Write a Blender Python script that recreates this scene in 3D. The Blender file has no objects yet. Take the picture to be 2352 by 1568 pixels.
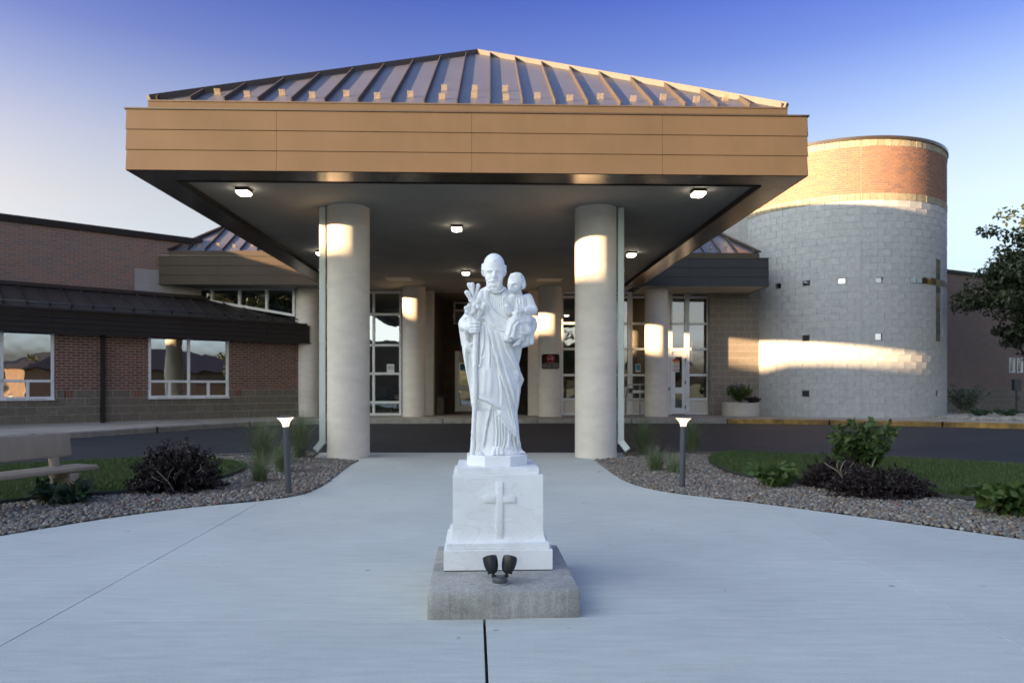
import bpy, bmesh, math, random
import numpy as np
from mathutils import Vector, Matrix
random.seed(7)
rng = np.random.default_rng(7)
scene = bpy.context.scene
C = scene.collection

# ------------------------------------------------------------------ camera, sky, sun, exposure
F, U0, HV, H = 1633.0, 1176.0, 885.0, 1.2      # focal length, centre column and horizon row in a 2352 px wide frame; eye height in m
cam_d = bpy.data.cameras.new('camera'); cam = bpy.data.objects.new('camera', cam_d); C.objects.link(cam)
cam.location = (0, 0, H); cam.rotation_euler = (math.radians(90), 0, 0)
cam_d.sensor_width = 36; cam_d.lens = 36*F/2352; cam_d.shift_y = (HV-784)/2352
cam_d.clip_start = 0.05; cam_d.clip_end = 2000
cam_d.dof.use_dof = True; cam_d.dof.focus_distance = 4.3; cam_d.dof.aperture_fstop = 3.2
scene.camera = cam

SUN_EL = math.radians(5.8)
SUN_TO = Vector((0.891, 0.454))                  # horizontal direction the light travels
world = bpy.data.worlds.new('World'); scene.world = world; world.use_nodes = True
wn = world.node_tree.nodes; wl = world.node_tree.links
bg = wn['Background']
sky = wn.new('ShaderNodeTexSky'); sky.sky_type = 'NISHITA'; sky.sun_disc = False
sky.sun_elevation = SUN_EL; sky.sun_rotation = math.atan2(-SUN_TO.x, -SUN_TO.y)
sky.altitude = 200; sky.air_density = 0.5; sky.dust_density = 10.0; sky.ozone_density = 2.0
# clear evening sky: pale near the horizon, deepening to periwinkle, hazy white glow on the sun's side, boosted with the zenith out of view to lift the shade
wtc = wn.new('ShaderNodeTexCoord'); wsp = wn.new('ShaderNodeSeparateXYZ'); wl.new(wtc.outputs['Generated'], wsp.inputs[0])
was = wn.new('ShaderNodeMath'); was.operation = 'ARCSINE'; wl.new(wsp.outputs[2], was.inputs[0])
wmr = wn.new('ShaderNodeMapRange'); wmr.inputs['From Min'].default_value = 0; wmr.inputs['From Max'].default_value = math.radians(90); wl.new(was.outputs[0], wmr.inputs['Value'])
wrp = wn.new('ShaderNodeValToRGB'); we = wrp.color_ramp.elements
wst = [(0, (12., 11.5, 11.5)), (2, (11., 10.5, 10.5)), (5, (3.7, 3.0, 2.4)), (8, (1.60, 1.16, .79)), (13, (1.44, .95, .605)), (17, (1.18, .80, .57)), (20, (.87, .64, .555)), (24, (.49, .405, .515)), (28.5, (.275, .26, .47)), (60, (.85, .77, .78)), (90, (1.15, 1.03, .92))]
while len(we) < len(wst): we.new(.5)
for el_, (deg, col_) in zip(we, wst): el_.position = deg/90; el_.color = tuple(c/12 for c in col_)+(1,)
wl.new(wmr.outputs[0], wrp.inputs[0])
wm1 = wn.new('ShaderNodeMix'); wm1.data_type = 'RGBA'; wm1.blend_type = 'MULTIPLY'; wm1.inputs[0].default_value = 1
wl.new(sky.outputs[0], wm1.inputs[6]); wl.new(wrp.outputs[0], wm1.inputs[7])
wdt = wn.new('ShaderNodeVectorMath'); wdt.operation = 'DOT_PRODUCT'; wl.new(wtc.outputs['Generated'], wdt.inputs[0]); wdt.inputs[1].default_value = (-SUN_TO.x, -SUN_TO.y, 0)
wss = wn.new('ShaderNodeMapRange'); wss.interpolation_type = 'SMOOTHSTEP'; wss.inputs['From Min'].default_value = .2; wss.inputs['From Max'].default_value = .85; wl.new(wdt.outputs['Value'], wss.inputs['Value'])
wm2 = wn.new('ShaderNodeMix'); wm2.data_type = 'RGBA'; wl.new(wss.outputs[0], wm2.inputs[0]); wm2.inputs[6].default_value = (1, 1, 1, 1); wm2.inputs[7].default_value = (3.1, 3.45, 2.3, 1)
wm3 = wn.new('ShaderNodeMix'); wm3.data_type = 'RGBA'; wm3.blend_type = 'MULTIPLY'; wm3.inputs[0].default_value = 1
wl.new(wm1.outputs[2], wm3.inputs[6]); wl.new(wm2.outputs[2], wm3.inputs[7])
wsc = wn.new('ShaderNodeVectorMath'); wsc.operation = 'SCALE'; wsc.inputs['Scale'].default_value = 12; wl.new(wm3.outputs[2], wsc.inputs[0])
wcp = wn.new('ShaderNodeMix'); wcp.data_type = 'RGBA'; wcp.blend_type = 'DARKEN'; wcp.inputs[0].default_value = 1; wcp.inputs[7].default_value = (2.8, 3.0, 3.0, 1)   # the lamp carries the sun and its aureole
wl.new(wsc.outputs[0], wcp.inputs[6]); wl.new(wcp.outputs[2], bg.inputs[0]); bg.inputs[1].default_value = 0.15

sun_d = bpy.data.lights.new('sun', 'SUN'); sun = bpy.data.objects.new('sun', sun_d); C.objects.link(sun)
sun_d.energy = 3.2; sun_d.angle = math.radians(0.6); sun_d.color = (1.0, 0.66, 0.36)
sun.rotation_euler = Vector((SUN_TO.x*math.cos(SUN_EL), SUN_TO.y*math.cos(SUN_EL), -math.sin(SUN_EL))).to_track_quat('-Z', 'Y').to_euler()
sun.location = (-30, -20, 20)

scene.view_settings.view_transform = 'Standard'; scene.view_settings.look = 'None'
scene.view_settings.gamma = 1; scene.view_settings.use_curve_mapping = False
scene.view_settings.exposure = 3.2
scene.cycles.use_denoising = True
scene.cycles.max_bounces = 8; scene.cycles.transparent_max_bounces = 16

# ------------------------------------------------------------------ helpers
def gp(u, v, z=0.0):                              # pixel -> point on a level plane
    Y = (H-z)*F/(v-HV)
    return Vector(((u-U0)/F*Y, Y, z))
def dp(u, v, Y):                                  # pixel -> point at a known distance
    return Vector(((u-U0)/F*Y, Y, H+(HV-v)/F*Y))
def pix(p): return (U0+F*p[0]/p[1], HV-F*(p[2]-H)/p[1])

def wloc(o):
    l = Vector((0, 0, 0))
    while o is not None:
        l = l+o.location; o = o.parent
    return l
def tag(o, label=None, cat=None, group=None, kind=None):
    if label: o['label'] = label
    if cat: o['category'] = cat
    if group: o['group'] = group
    if kind: o['kind'] = kind
    return o
def thing(name, loc, label, cat, group=None):
    o = bpy.data.objects.new(name, None); C.objects.link(o); o.location = loc
    o.empty_display_size = 0.2
    return tag(o, label, cat, group)
def link(name, me, mat, parent=None):
    o = bpy.data.objects.new(name, me); C.objects.link(o)
    if mat is not None and not me.materials: me.materials.append(mat)
    if parent is not None: o.parent = parent
    return o
def copy_tree(o, parent=None):
    c = o.copy(); C.objects.link(c); c.parent = parent
    for ch in list(o.children): copy_tree(ch, c)
    return c

class MB:
    """collects shapes in world coordinates and links them as one mesh object"""
    def __init__(s): s.v = []; s.f = []
    def add(s, vs, fs):
        b = len(s.v); s.v += [tuple(p) for p in vs]; s.f += [tuple(i+b for i in q) for q in fs]; return s
    def quad(s, a, b, c, d): return s.add([a, b, c, d], [(0, 1, 2, 3)])
    def boxm(s, c, ax, ay, az, bev=0.0):           # centre and three half-axis vectors
        c = Vector(c); ax = Vector(ax); ay = Vector(ay); az = Vector(az)
        if bev <= 0:
            vs = [c+ax*i+ay*j+az*k for i in (-1, 1) for j in (-1, 1) for k in (-1, 1)]
            return s.add(vs, [(0, 1, 3, 2), (4, 6, 7, 5), (0, 4, 5, 1), (2, 3, 7, 6), (0, 2, 6, 4), (1, 5, 7, 3)])
        bm = bmesh.new()
        g = bmesh.ops.create_cube(bm, size=2)
        L = (ax.length, ay.length, az.length)
        for v in bm.verts: v.co = Vector((v.co.x*L[0], v.co.y*L[1], v.co.z*L[2]))
        bmesh.ops.bevel(bm, geom=bm.edges[:], offset=min(bev, .45*2*min(L)), segments=2, profile=.5, affect='EDGES')
        ux, uy, uz = ax.normalized(), ay.normalized(), az.normalized()
        bm.verts.index_update()
        vs = [c+ux*v.co.x+uy*v.co.y+uz*v.co.z for v in bm.verts]
        s.add(vs, [[v.index for v in f.verts] for f in bm.faces]); bm.free(); return s
    def box(s, x0, x1, y0, y1, z0, z1, bev=0.0):
        return s.boxm(((x0+x1)/2, (y0+y1)/2, (z0+z1)/2), ((x1-x0)/2, 0, 0), (0, (y1-y0)/2, 0), (0, 0, (z1-z0)/2), bev)
    def beam(s, a, b, w, h, up=(0, 0, 1), bev=0.0):  # bar from a to b, w wide, h high (centred)
        a = Vector(a); b = Vector(b); d = b-a
        up = Vector(up); sd = d.cross(up).normalized(); u2 = sd.cross(d).normalized()
        return s.boxm((a+b)/2, d/2, sd*w/2, u2*h/2, bev)
    def prism(s, pts, z0, z1):                       # level polygon, ccw seen from above
        n = len(pts)
        vs = [(p[0], p[1], z0) for p in pts]+[(p[0], p[1], z1) for p in pts]
        fs = [tuple(range(n-1, -1, -1)), tuple(range(n, 2*n))]+[(i, (i+1) % n, n+(i+1) % n, n+i) for i in range(n)]
        return s.add(vs, fs)
    def slab(s, pts, off):                           # planar polygon with thickness vector
        n = len(pts); off = Vector(off)
        vs = [Vector(p) for p in pts]+[Vector(p)+off for p in pts]
        fs = [tuple(range(n)), tuple(range(2*n-1, n-1, -1))]+[(i, n+i, n+(i+1) % n, (i+1) % n) for i in range(n)]
        return s.add(vs, fs)
    def tube(s, path, r, seg=10, cap=True):
        path = [Vector(p) for p in path]; n = len(path)
        rs = r if isinstance(r, (list, tuple)) else [r]*n
        vs = []; up = None
        for i, p in enumerate(path):
            d = (path[min(i+1, n-1)]-path[max(i-1, 0)]).normalized()
            ref = Vector((0, 0, 1)) if abs(d.z) < .9 else Vector((1, 0, 0))
            a = d.cross(ref).normalized() if up is None else (up-d*up.dot(d)).normalized()
            up = a; b = d.cross(a)
            vs += [p+(a*math.cos(2*math.pi*k/seg)+b*math.sin(2*math.pi*k/seg))*rs[i] for k in range(seg)]
        fs = [(i*seg+k, i*seg+(k+1) % seg, (i+1)*seg+(k+1) % seg, (i+1)*seg+k) for i in range(n-1) for k in range(seg)]
        if cap: fs += [tuple(range(seg-1, -1, -1)), tuple((n-1)*seg+k for k in range(seg))]
        return s.add(vs, fs)
    def lathe(s, c, prof, seg=32):                   # prof: (radius, z) from bottom to top
        c = Vector(c); n = len(prof)
        vs = [c+Vector((r*math.cos(2*math.pi*k/seg), r*math.sin(2*math.pi*k/seg), z)) for r, z in prof for k in range(seg)]
        fs = [(i*seg+k, i*seg+(k+1) % seg, (i+1)*seg+(k+1) % seg, (i+1)*seg+k) for i in range(n-1) for k in range(seg)]
        fs += [tuple(range(seg-1, -1, -1)), tuple((n-1)*seg+k for k in range(seg))]
        return s.add(vs, fs)
    def build(s, name, mat, parent=None, smooth=False, angle=None):
        o = wloc(parent) if parent is not None else Vector((0, 0, 0))
        me = bpy.data.meshes.new(name)
        me.from_pydata([(p[0]-o.x, p[1]-o.y, p[2]-o.z) for p in s.v], [], s.f)
        if smooth: me.polygons.foreach_set('use_smooth', [True]*len(me.polygons))
        if angle: me.set_sharp_from_angle(angle=math.radians(angle))
        me.update()
        return link(name, me, mat, parent)

# ------------------------------------------------------------------ materials
def nt(name):
    m = bpy.data.materials.new(name); m.use_nodes = True
    return m, m.node_tree.nodes, m.node_tree.links, m.node_tree.nodes['Principled BSDF']
def sv(c, k): return tuple(min(1, x*k) for x in c[:3])+(1,)
def noise(n, l, vec, scale, detail=5, rough=.55, dist=0.0):
    t = n.new('ShaderNodeTexNoise'); t.inputs['Scale'].default_value = scale
    t.inputs['Detail'].default_value = detail; t.inputs['Roughness'].default_value = rough
    t.inputs['Distortion'].default_value = dist
    l.new(vec, t.inputs['Vector']); return t
def ramp(n, l, fac, stops):
    r = n.new('ShaderNodeValToRGB'); e = r.color_ramp.elements
    while len(e) < len(stops): e.new(.5)
    for i, (p, c) in enumerate(stops): e[i].position = p; e[i].color = tuple(c[:3])+(1,)
    l.new(fac, r.inputs[0]); return r
def mixc(n, l, fac, a, b, mode='MIX'):
    m = n.new('ShaderNodeMix'); m.data_type = 'RGBA'; m.blend_type = mode
    for inp, val in ((m.inputs[0], fac), (m.inputs[6], a), (m.inputs[7], b)):
        if isinstance(val, (int, float)): inp.default_value = val
        elif isinstance(val, (tuple, list)): inp.default_value = tuple(val[:3])+(1,)
        else: l.new(val, inp)
    return m.outputs[2]
def coords(n, l, scale=(1, 1, 1), which='Object', rot=(0, 0, 0)):
    tc = n.new('ShaderNodeTexCoord'); mp = n.new('ShaderNodeMapping')
    mp.inputs['Scale'].default_value = scale; mp.inputs['Rotation'].default_value = rot
    l.new(tc.outputs[which], mp.inputs['Vector']); return mp.outputs[0]
def mat(name, col, rough=.6, metal=0.0, var=.12, scale=6.0, bump=0.0, bscale=60.0, stretch=(1, 1, 1), var2=0.0, scale2=.6, spec=.5, bdist=.01):
    m, n, l, b = nt(name)
    v = coords(n, l, stretch)
    t = noise(n, l, v, scale)
    c = ramp(n, l, t.outputs[0], [(.3, sv(col, 1-var)), (.7, sv(col, 1+var))]).outputs[0]
    if var2:
        t2 = noise(n, l, v, scale2, 4, .6, .4)
        c = mixc(n, l, 1.0, c, ramp(n, l, t2.outputs[0], [(.35, (1-var2,)*3), (.7, (1+var2*.6,)*3)]).outputs[0], 'MULTIPLY')
    l.new(c, b.inputs['Base Color'])
    b.inputs['Roughness'].default_value = rough; b.inputs['Metallic'].default_value = metal
    b.inputs['Specular IOR Level'].default_value = spec
    if bump:
        bt = noise(n, l, v, bscale, 4)
        bp = n.new('ShaderNodeBump'); bp.inputs['Strength'].default_value = bump; bp.inputs['Distance'].default_value = bdist
        l.new(bt.outputs[0], bp.inputs['Height']); l.new(bp.outputs[0], b.inputs['Normal'])
    return m
def piece_mat(name, cols, rough=.85, grain=.25, gscale=60, bump=.4, bscale=90, stretch=(1, 1, 1), spread=1.0, spec=.3):
    """colour picked per object and per loose piece"""
    m, n, l, b = nt(name)
    oi = n.new('ShaderNodeObjectInfo'); ge = n.new('ShaderNodeNewGeometry')
    a = n.new('ShaderNodeMath'); a.operation = 'ADD'; l.new(oi.outputs['Random'], a.inputs[0]); l.new(ge.outputs['Random Per Island'], a.inputs[1])
    fr = n.new('ShaderNodeMath'); fr.operation = 'FRACT'; l.new(a.outputs[0], fr.inputs[0])
    k = len(cols); r = ramp(n, l, fr.outputs[0], [((i+.5)/k, c) for i, c in enumerate(cols)])
    tc = n.new('ShaderNodeNewGeometry')
    mp = n.new('ShaderNodeMapping'); mp.inputs['Scale'].default_value = stretch; l.new(tc.outputs['Position'], mp.inputs['Vector'])
    t = noise(n, l, mp.outputs[0], gscale, 4)
    c = mixc(n, l, 1.0, r.outputs[0], ramp(n, l, t.outputs[0], [(.3, (1-grain,)*3), (.7, (1+grain,)*3)]).outputs[0], 'MULTIPLY')
    l.new(c, b.inputs['Base Color']); b.inputs['Roughness'].default_value = rough; b.inputs['Specular IOR Level'].default_value = spec
    if bump:
        bt = noise(n, l, mp.outputs[0], bscale, 3)
        bp = n.new('ShaderNodeBump'); bp.inputs['Strength'].default_value = bump; bp.inputs['Distance'].default_value = .01
        l.new(bt.outputs[0], bp.inputs['Height']); l.new(bp.outputs[0], b.inputs['Normal'])
    return m
def glow(name, col, strength):
    m, n, l, b = nt(name)
    b.inputs['Base Color'].default_value = (.8, .8, .8, 1)
    b.inputs['Emission Color'].default_value = tuple(col)+(1,); b.inputs['Emission Strength'].default_value = strength
    return m
def glass(name, refl, tint=(.75, .8, .78)):
    m, n, l, b = nt(name); n.remove(b)
    out = n['Material Output']
    tr = n.new('ShaderNodeBsdfTransparent'); tr.inputs[0].default_value = tuple(tint)+(1,)
    gl = n.new('ShaderNodeBsdfGlossy'); gl.inputs['Roughness'].default_value = .0; gl.inputs[0].default_value = (.95, .97, .95, 1)
    fr = n.new('ShaderNodeFresnel'); fr.inputs[0].default_value = 1.5
    v = coords(n, l, (1, 1, 1)); t = noise(n, l, v, 1.3, 2)
    bp = n.new('ShaderNodeBump'); bp.inputs['Strength'].default_value = .05; bp.inputs['Distance'].default_value = .05
    l.new(t.outputs[0], bp.inputs['Height']); l.new(bp.outputs[0], gl.inputs['Normal'])
    ad = n.new('ShaderNodeMath'); ad.operation = 'ADD'; ad.use_clamp = True; l.new(fr.outputs[0], ad.inputs[0]); ad.inputs[1].default_value = refl
    mx = n.new('ShaderNodeMixShader'); l.new(ad.outputs[0], mx.inputs[0]); l.new(tr.outputs[0], mx.inputs[1]); l.new(gl.outputs[0], mx.inputs[2])
    l.new(mx.outputs[0], out.inputs[0])
    return m

M = {}
def plaza_mat():
    m, n, l, b = nt('broom_concrete')
    v = coords(n, l); t = noise(n, l, v, .7, 5, .6, .3); t2 = noise(n, l, coords(n, l, (1.2, 9, 1)), 2.5, 5, .65); t3 = noise(n, l, v, 130, 3)
    c = ramp(n, l, t.outputs[0], [(.3, (.455, .48, .45)), (.7, (.535, .56, .525))]).outputs[0]
    c = mixc(n, l, 1, c, ramp(n, l, t2.outputs[0], [(.35, (.90,)*3), (.6, (1.0,)*3), (.8, (1.07,)*3)]).outputs[0], 'MULTIPLY')
    c = mixc(n, l, 1, c, ramp(n, l, t3.outputs[0], [(.25, (.80,)*3), (.5, (1,)*3), (.8, (1.07,)*3)]).outputs[0], 'MULTIPLY')
    t4 = noise(n, l, v, .28, 3, .5, 1.0); t5 = noise(n, l, coords(n, l, (.5, 3, 1)), 6, 4, .7)
    c = mixc(n, l, 1, c, ramp(n, l, t4.outputs[0], [(.35, (.93, .935, .95)), (.65, (1.03, 1.02, 1.0))]).outputs[0], 'MULTIPLY')
    c = mixc(n, l, 1, c, ramp(n, l, t5.outputs[0], [(.30, (.93,)*3), (.45, (1,)*3), (.7, (1.04,)*3)]).outputs[0], 'MULTIPLY')
    oi = n.new('ShaderNodeObjectInfo'); c = mixc(n, l, 1, c, ramp(n, l, oi.outputs['Random'], [(0, (.965,)*3), (1, (1.03,)*3)]).outputs[0], 'MULTIPLY')
    sp = noise(n, l, v, 9, 2, .4)                  # small dark spots and scuffs
    c = mixc(n, l, ramp(n, l, sp.outputs[0], [(.74, (0,)*3), (.80, (1,)*3)]).outputs[0], c, (.27, .26, .25))
    l.new(c, b.inputs['Base Color']); b.inputs['Roughness'].default_value = .75; b.inputs['Specular IOR Level'].default_value = .35
    w = noise(n, l, coords(n, l, (2, 160, 1)), 2, 3)
    bp = n.new('ShaderNodeBump'); bp.inputs['Strength'].default_value = .25; bp.inputs['Distance'].default_value = .004
    l.new(w.outputs[0], bp.inputs['Height']); l.new(bp.outputs[0], b.inputs['Normal'])
    return m
M['plaza'] = plaza_mat()
M['walk'] = mat('sidewalk_concrete', (.30, .265, .225), .85, var=.12, scale=3, bump=.2, var2=.2)
M['kerb'] = mat('kerb_concrete', (.27, .255, .23), .85, var=.2, scale=6, bump=.3, var2=.25)
M['yellow'] = mat('worn_yellow_paint', (.27, .16, .04), .8, var=.4, scale=7, bump=.3, var2=.5, scale2=1.6)
def asphalt():
    m, n, l, b = nt('asphalt')
    v = coords(n, l); t = noise(n, l, v, .5, 5, .6); t2 = noise(n, l, coords(n, l, (.25, 2.2, 1)), 1.4, 5, .7); t3 = noise(n, l, v, 180, 2)
    c = ramp(n, l, t.outputs[0], [(.3, (.022, .022, .026)), (.7, (.038, .037, .04))]).outputs[0]
    c = mixc(n, l, 1, c, ramp(n, l, t2.outputs[0], [(.4, (.85,)*3), (.62, (1.1,)*3), (.75, (1.7,)*3)]).outputs[0], 'MULTIPLY')
    c = mixc(n, l, 1, c, ramp(n, l, t3.outputs[0], [(.3, (.7,)*3), (.7, (1.3,)*3)]).outputs[0], 'MULTIPLY')
    l.new(c, b.inputs['Base Color']); b.inputs['Roughness'].default_value = .75; b.inputs['Specular IOR Level'].default_value = .3
    bp = n.new('ShaderNodeBump'); bp.inputs['Strength'].default_value = .5; bp.inputs['Distance'].default_value = .006
    l.new(t3.outputs[0], bp.inputs['Height']); l.new(bp.outputs[0], b.inputs['Normal'])
    return m
M['asphalt'] = asphalt()
M['soil'] = mat('soil', (.05, .045, .038), .95, var=.4, scale=30, bump=.6)
M['turf_base'] = mat('turf_base', (.028, .05, .012), .95, var=.3, scale=8, bump=.5)
M['ground'] = mat('far_ground', (.03, .06, .018), .95, var=.3, scale=.3)
def metal_panel(name, col, rough, metal, streak=.18, spec=.5):
    m, n, l, b = nt(name)
    v = coords(n, l); t = noise(n, l, v, 1.2, 4); t2 = noise(n, l, coords(n, l, (14, 14, .5)), 1.6, 4, .6)
    c = ramp(n, l, t.outputs[0], [(.3, sv(col, .92)), (.7, sv(col, 1.08))]).outputs[0]
    c = mixc(n, l, 1, c, ramp(n, l, t2.outputs[0], [(.45, (1,)*3), (.75, (1+streak,)*3)]).outputs[0], 'MULTIPLY')
    l.new(c, b.inputs['Base Color']); b.inputs['Metallic'].default_value = metal; b.inputs['Specular IOR Level'].default_value = spec
    l.new(ramp(n, l, t2.outputs[0], [(.3, (rough*.85,)*3), (.7, (rough*1.2,)*3)]).outputs[0], b.inputs['Roughness'])
    w = noise(n, l, v, 1.7, 2)
    bp = n.new('ShaderNodeBump'); bp.inputs['Strength'].default_value = .12; bp.inputs['Distance'].default_value = .02
    l.new(w.outputs[0], bp.inputs['Height']); l.new(bp.outputs[0], b.inputs['Normal'])
    return m
M['bronze'] = metal_panel('bronze_painted_metal', (.066, .052, .038), .6, .0, .05, spec=.12)
M['trim'] = metal_panel('glossy_bronze_trim', (.07, .055, .042), .22, .5, .1)
M['roof'] = metal_panel('standing_seam_metal', (.105, .105, .12), .32, .3)
M['rib'] = metal_panel('seam_metal', (.060, .048, .038), .45, .0, spec=.3)
M['darkroof'] = metal_panel('dark_roof_metal', (.030, .025, .022), .45, .0, spec=.25)
M['darkfascia'] = metal_panel('dark_fascia_metal', (.024, .021, .019), .55, .0, spec=.15)
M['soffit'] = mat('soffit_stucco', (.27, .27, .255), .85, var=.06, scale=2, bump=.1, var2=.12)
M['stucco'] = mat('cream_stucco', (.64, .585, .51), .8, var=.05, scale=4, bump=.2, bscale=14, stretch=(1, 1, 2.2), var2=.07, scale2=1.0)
M['pipe'] = mat('pale_green_paint', (.50, .55, .51), .45, var=.04)
M['white'] = mat('white_aluminium', (.66, .68, .68), .4, var=.04)
M['mortar'] = mat('mortar', (.29, .275, .255), .9, var=.12, scale=20, bump=.3)
M['mortar_d'] = mat('old_mortar', (.37, .36, .335), .9, var=.12, scale=20, bump=.3)
M['mortar_l'] = mat('pale_mortar', (.33, .32, .30), .9, var=.1, scale=20, bump=.2)
M['brick'] = piece_mat('red_brick', [(.16, .07, .045), (.115, .055, .04), (.185, .08, .048), (.14, .062, .042), (.095, .05, .04), (.155, .075, .05)], bump=.3)
M['brick_b'] = piece_mat('brown_brick', [(.23, .135, .10), (.18, .13, .11), (.27, .145, .10), (.20, .135, .11), (.15, .12, .11), (.22, .15, .12)], bump=.3)
M['brick_t'] = piece_mat('orange_brick', [(.24, .125, .08), (.20, .11, .075), (.26, .13, .078), (.215, .115, .08), (.165, .10, .08), (.23, .12, .078)], bump=.3)
M['split'] = piece_mat('split_face_block', [(.155, .135, .105), (.135, .12, .095), (.17, .15, .118), (.145, .13, .10)], grain=.4, gscale=28, bump=1.0, bscale=35)
M['split_l'] = piece_mat('pale_split_face_block', [(.27, .235, .165), (.22, .195, .14), (.30, .26, .18)], grain=.4, gscale=40, bump=1.0, bscale=45)
M['block'] = piece_mat('smooth_grey_block', [(.36, .364, .36), (.35, .353, .35), (.37, .373, .368), (.355, .358, .356), (.34, .345, .345), (.365, .368, .364)], grain=.12, gscale=9, bump=.12, bscale=120)
M['block_b'] = piece_mat('tan_block', [(.185, .16, .13), (.17, .15, .122), (.195, .17, .14), (.178, .155, .127)], grain=.15, gscale=20, bump=.3)
M['glass'] = glass('window_glass', .20)
M['glass_r'] = glass('reflective_glass', .34, (.5, .55, .52))
M['glass_t'] = glass('tower_glass', .55, (.3, .3, .28))
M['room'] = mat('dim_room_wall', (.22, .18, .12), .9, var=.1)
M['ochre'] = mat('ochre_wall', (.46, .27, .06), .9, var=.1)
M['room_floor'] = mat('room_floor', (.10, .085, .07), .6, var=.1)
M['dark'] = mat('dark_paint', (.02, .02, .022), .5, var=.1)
M['black'] = mat('black_metal', (.012, .014, .016), .42, var=.2)
M['bollard'] = mat('charcoal_powder_coat', (.055, .06, .068), .45, var=.08)
M['lamp'] = glow('warm_lit_lens', (1.0, .70, .40), .30)
M['ceil_lamp'] = glow('lit_ceiling_lens', (1.0, .88, .68), 2.2)
def poly_clear():
    m, n, l, b = nt('clear_polycarbonate')
    b.inputs['Base Color'].default_value = (.45, .38, .28, 1); b.inputs['Roughness'].default_value = .2
    tr = n.new('ShaderNodeBsdfTransparent'); tr.inputs[0].default_value = (.95, .93, .88, 1)
    mx = n.new('ShaderNodeMixShader'); mx.inputs[0].default_value = .24
    l.new(tr.outputs[0], mx.inputs[1]); l.new(b.outputs[0], mx.inputs[2]); l.new(mx.outputs[0], n['Material Output'].inputs[0])
    return m
M['clear'] = poly_clear()
def marble(name, veins):
    m, n, l, b = nt(name)
    v = coords(n, l); t = noise(n, l, v, 3.0, 6, .6, .8)
    c = ramp(n, l, t.outputs[0], [(.35, (.72, .735, .73)), (.6, (.78, .795, .79))]).outputs[0]
    if veins:
        t2 = noise(n, l, coords(n, l, (1, 1, 2.2), rot=(.3, .6, .2)), 3.2, 8, .62, 1.6)
        c = mixc(n, l, ramp(n, l, t2.outputs[0], [(.50, (0,)*3), (.545, (.28,)*3), (.56, (.06,)*3), (.70, (.18,)*3)]).outputs[0], c, (.46, .46, .44))
    else:
        sp = noise(n, l, v, 26, 2, .4)              # tiny pits and lichen specks
        c = mixc(n, l, ramp(n, l, sp.outputs[0], [(.75, (0,)*3), (.79, (.7,)*3)]).outputs[0], c, (.33, .33, .29))
        st = noise(n, l, v, 5, 4, .6)
        c = mixc(n, l, ramp(n, l, st.outputs[0], [(.62, (0,)*3), (.8, (.35,)*3)]).outputs[0], c, (.50, .50, .42))
    l.new(c, b.inputs['Base Color']); b.inputs['Roughness'].default_value = .5; b.inputs['Specular IOR Level'].default_value = .4
    bt = noise(n, l, v, 120, 3)
    bp = n.new('ShaderNodeBump'); bp.inputs['Strength'].default_value = .12; bp.inputs['Distance'].default_value = .003
    l.new(bt.outputs[0], bp.inputs['Height']); l.new(bp.outputs[0], b.inputs['Normal'])
    return m
M['marble'] = marble('white_marble', False)
M['marble_v'] = marble('veined_marble', True)
def footing():
    m, n, l, b = nt('weathered_footing_concrete')
    v = coords(n, l); t = noise(n, l, v, 3.5, 6, .65, .4); t2 = noise(n, l, coords(n, l, (26, 26, 2)), 2.0, 4); t3 = noise(n, l, v, 90, 3)
    c = ramp(n, l, t.outputs[0], [(.32, (.20, .195, .175)), (.5, (.32, .315, .29)), (.7, (.40, .39, .365))]).outputs[0]
    c = mixc(n, l, 1, c, ramp(n, l, t2.outputs[0], [(.35, (.85,)*3), (.7, (1.12,)*3)]).outputs[0], 'MULTIPLY')
    c = mixc(n, l, 1, c, ramp(n, l, t3.outputs[0], [(.3, (.8,)*3), (.7, (1.15,)*3)]).outputs[0], 'MULTIPLY')
    l.new(c, b.inputs['Base Color']); b.inputs['Roughness'].default_value = .9
    bp = n.new('ShaderNodeBump'); bp.inputs['Strength'].default_value = .5; bp.inputs['Distance'].default_value = .004
    l.new(t3.outputs[0], bp.inputs['Height']); l.new(bp.outputs[0], b.inputs['Normal'])
    return m
M['footing'] = footing()
def leaf_mat(name, cols, trans=.35, rough=.55):
    m, n, l, b = nt(name)
    ge = n.new('ShaderNodeNewGeometry'); k = len(cols)
    r = ramp(n, l, ge.outputs['Random Per Island'], [((i+.5)/k, c) for i, c in enumerate(cols)])
    l.new(r.outputs[0], b.inputs['Base Color']); b.inputs['Roughness'].default_value = rough
    tl = n.new('ShaderNodeBsdfTranslucent'); l.new(r.outputs[0], tl.inputs[0])
    mx = n.new('ShaderNodeMixShader'); mx.inputs[0].default_value = trans
    l.new(b.outputs[0], mx.inputs[1]); l.new(tl.outputs[0], mx.inputs[2]); l.new(mx.outputs[0], n['Material Output'].inputs[0])
    return m
M['barberry'] = leaf_mat('dark_purple_leaf', [(.018, .012, .013), (.025, .013, .015), (.014, .011, .012), (.034, .015, .016), (.02, .016, .012)], .2)
M['greenleaf'] = leaf_mat('green_leaf', [(.045, .085, .018), (.06, .10, .02), (.035, .07, .02), (.085, .115, .025)], .35)
M['bluegreen'] = leaf_mat('dark_green_leaf', [(.022, .05, .028), (.03, .062, .03), (.018, .04, .022), (.04, .07, .03)], .25)
M['limeleaf'] = leaf_mat('lime_leaf', [(.07, .12, .02), (.05, .10, .022), (.10, .14, .03), (.045, .085, .02)], .35)
M['treeleaf'] = leaf_mat('tree_leaf', [(.022, .036, .012), (.028, .043, .014), (.018, .03, .010), (.036, .044, .015)], .25)
M['grassblade'] = leaf_mat('lawn_blade', [(.045, .09, .018), (.06, .11, .024), (.04, .075, .018), (.085, .115, .035)], .3)
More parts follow.
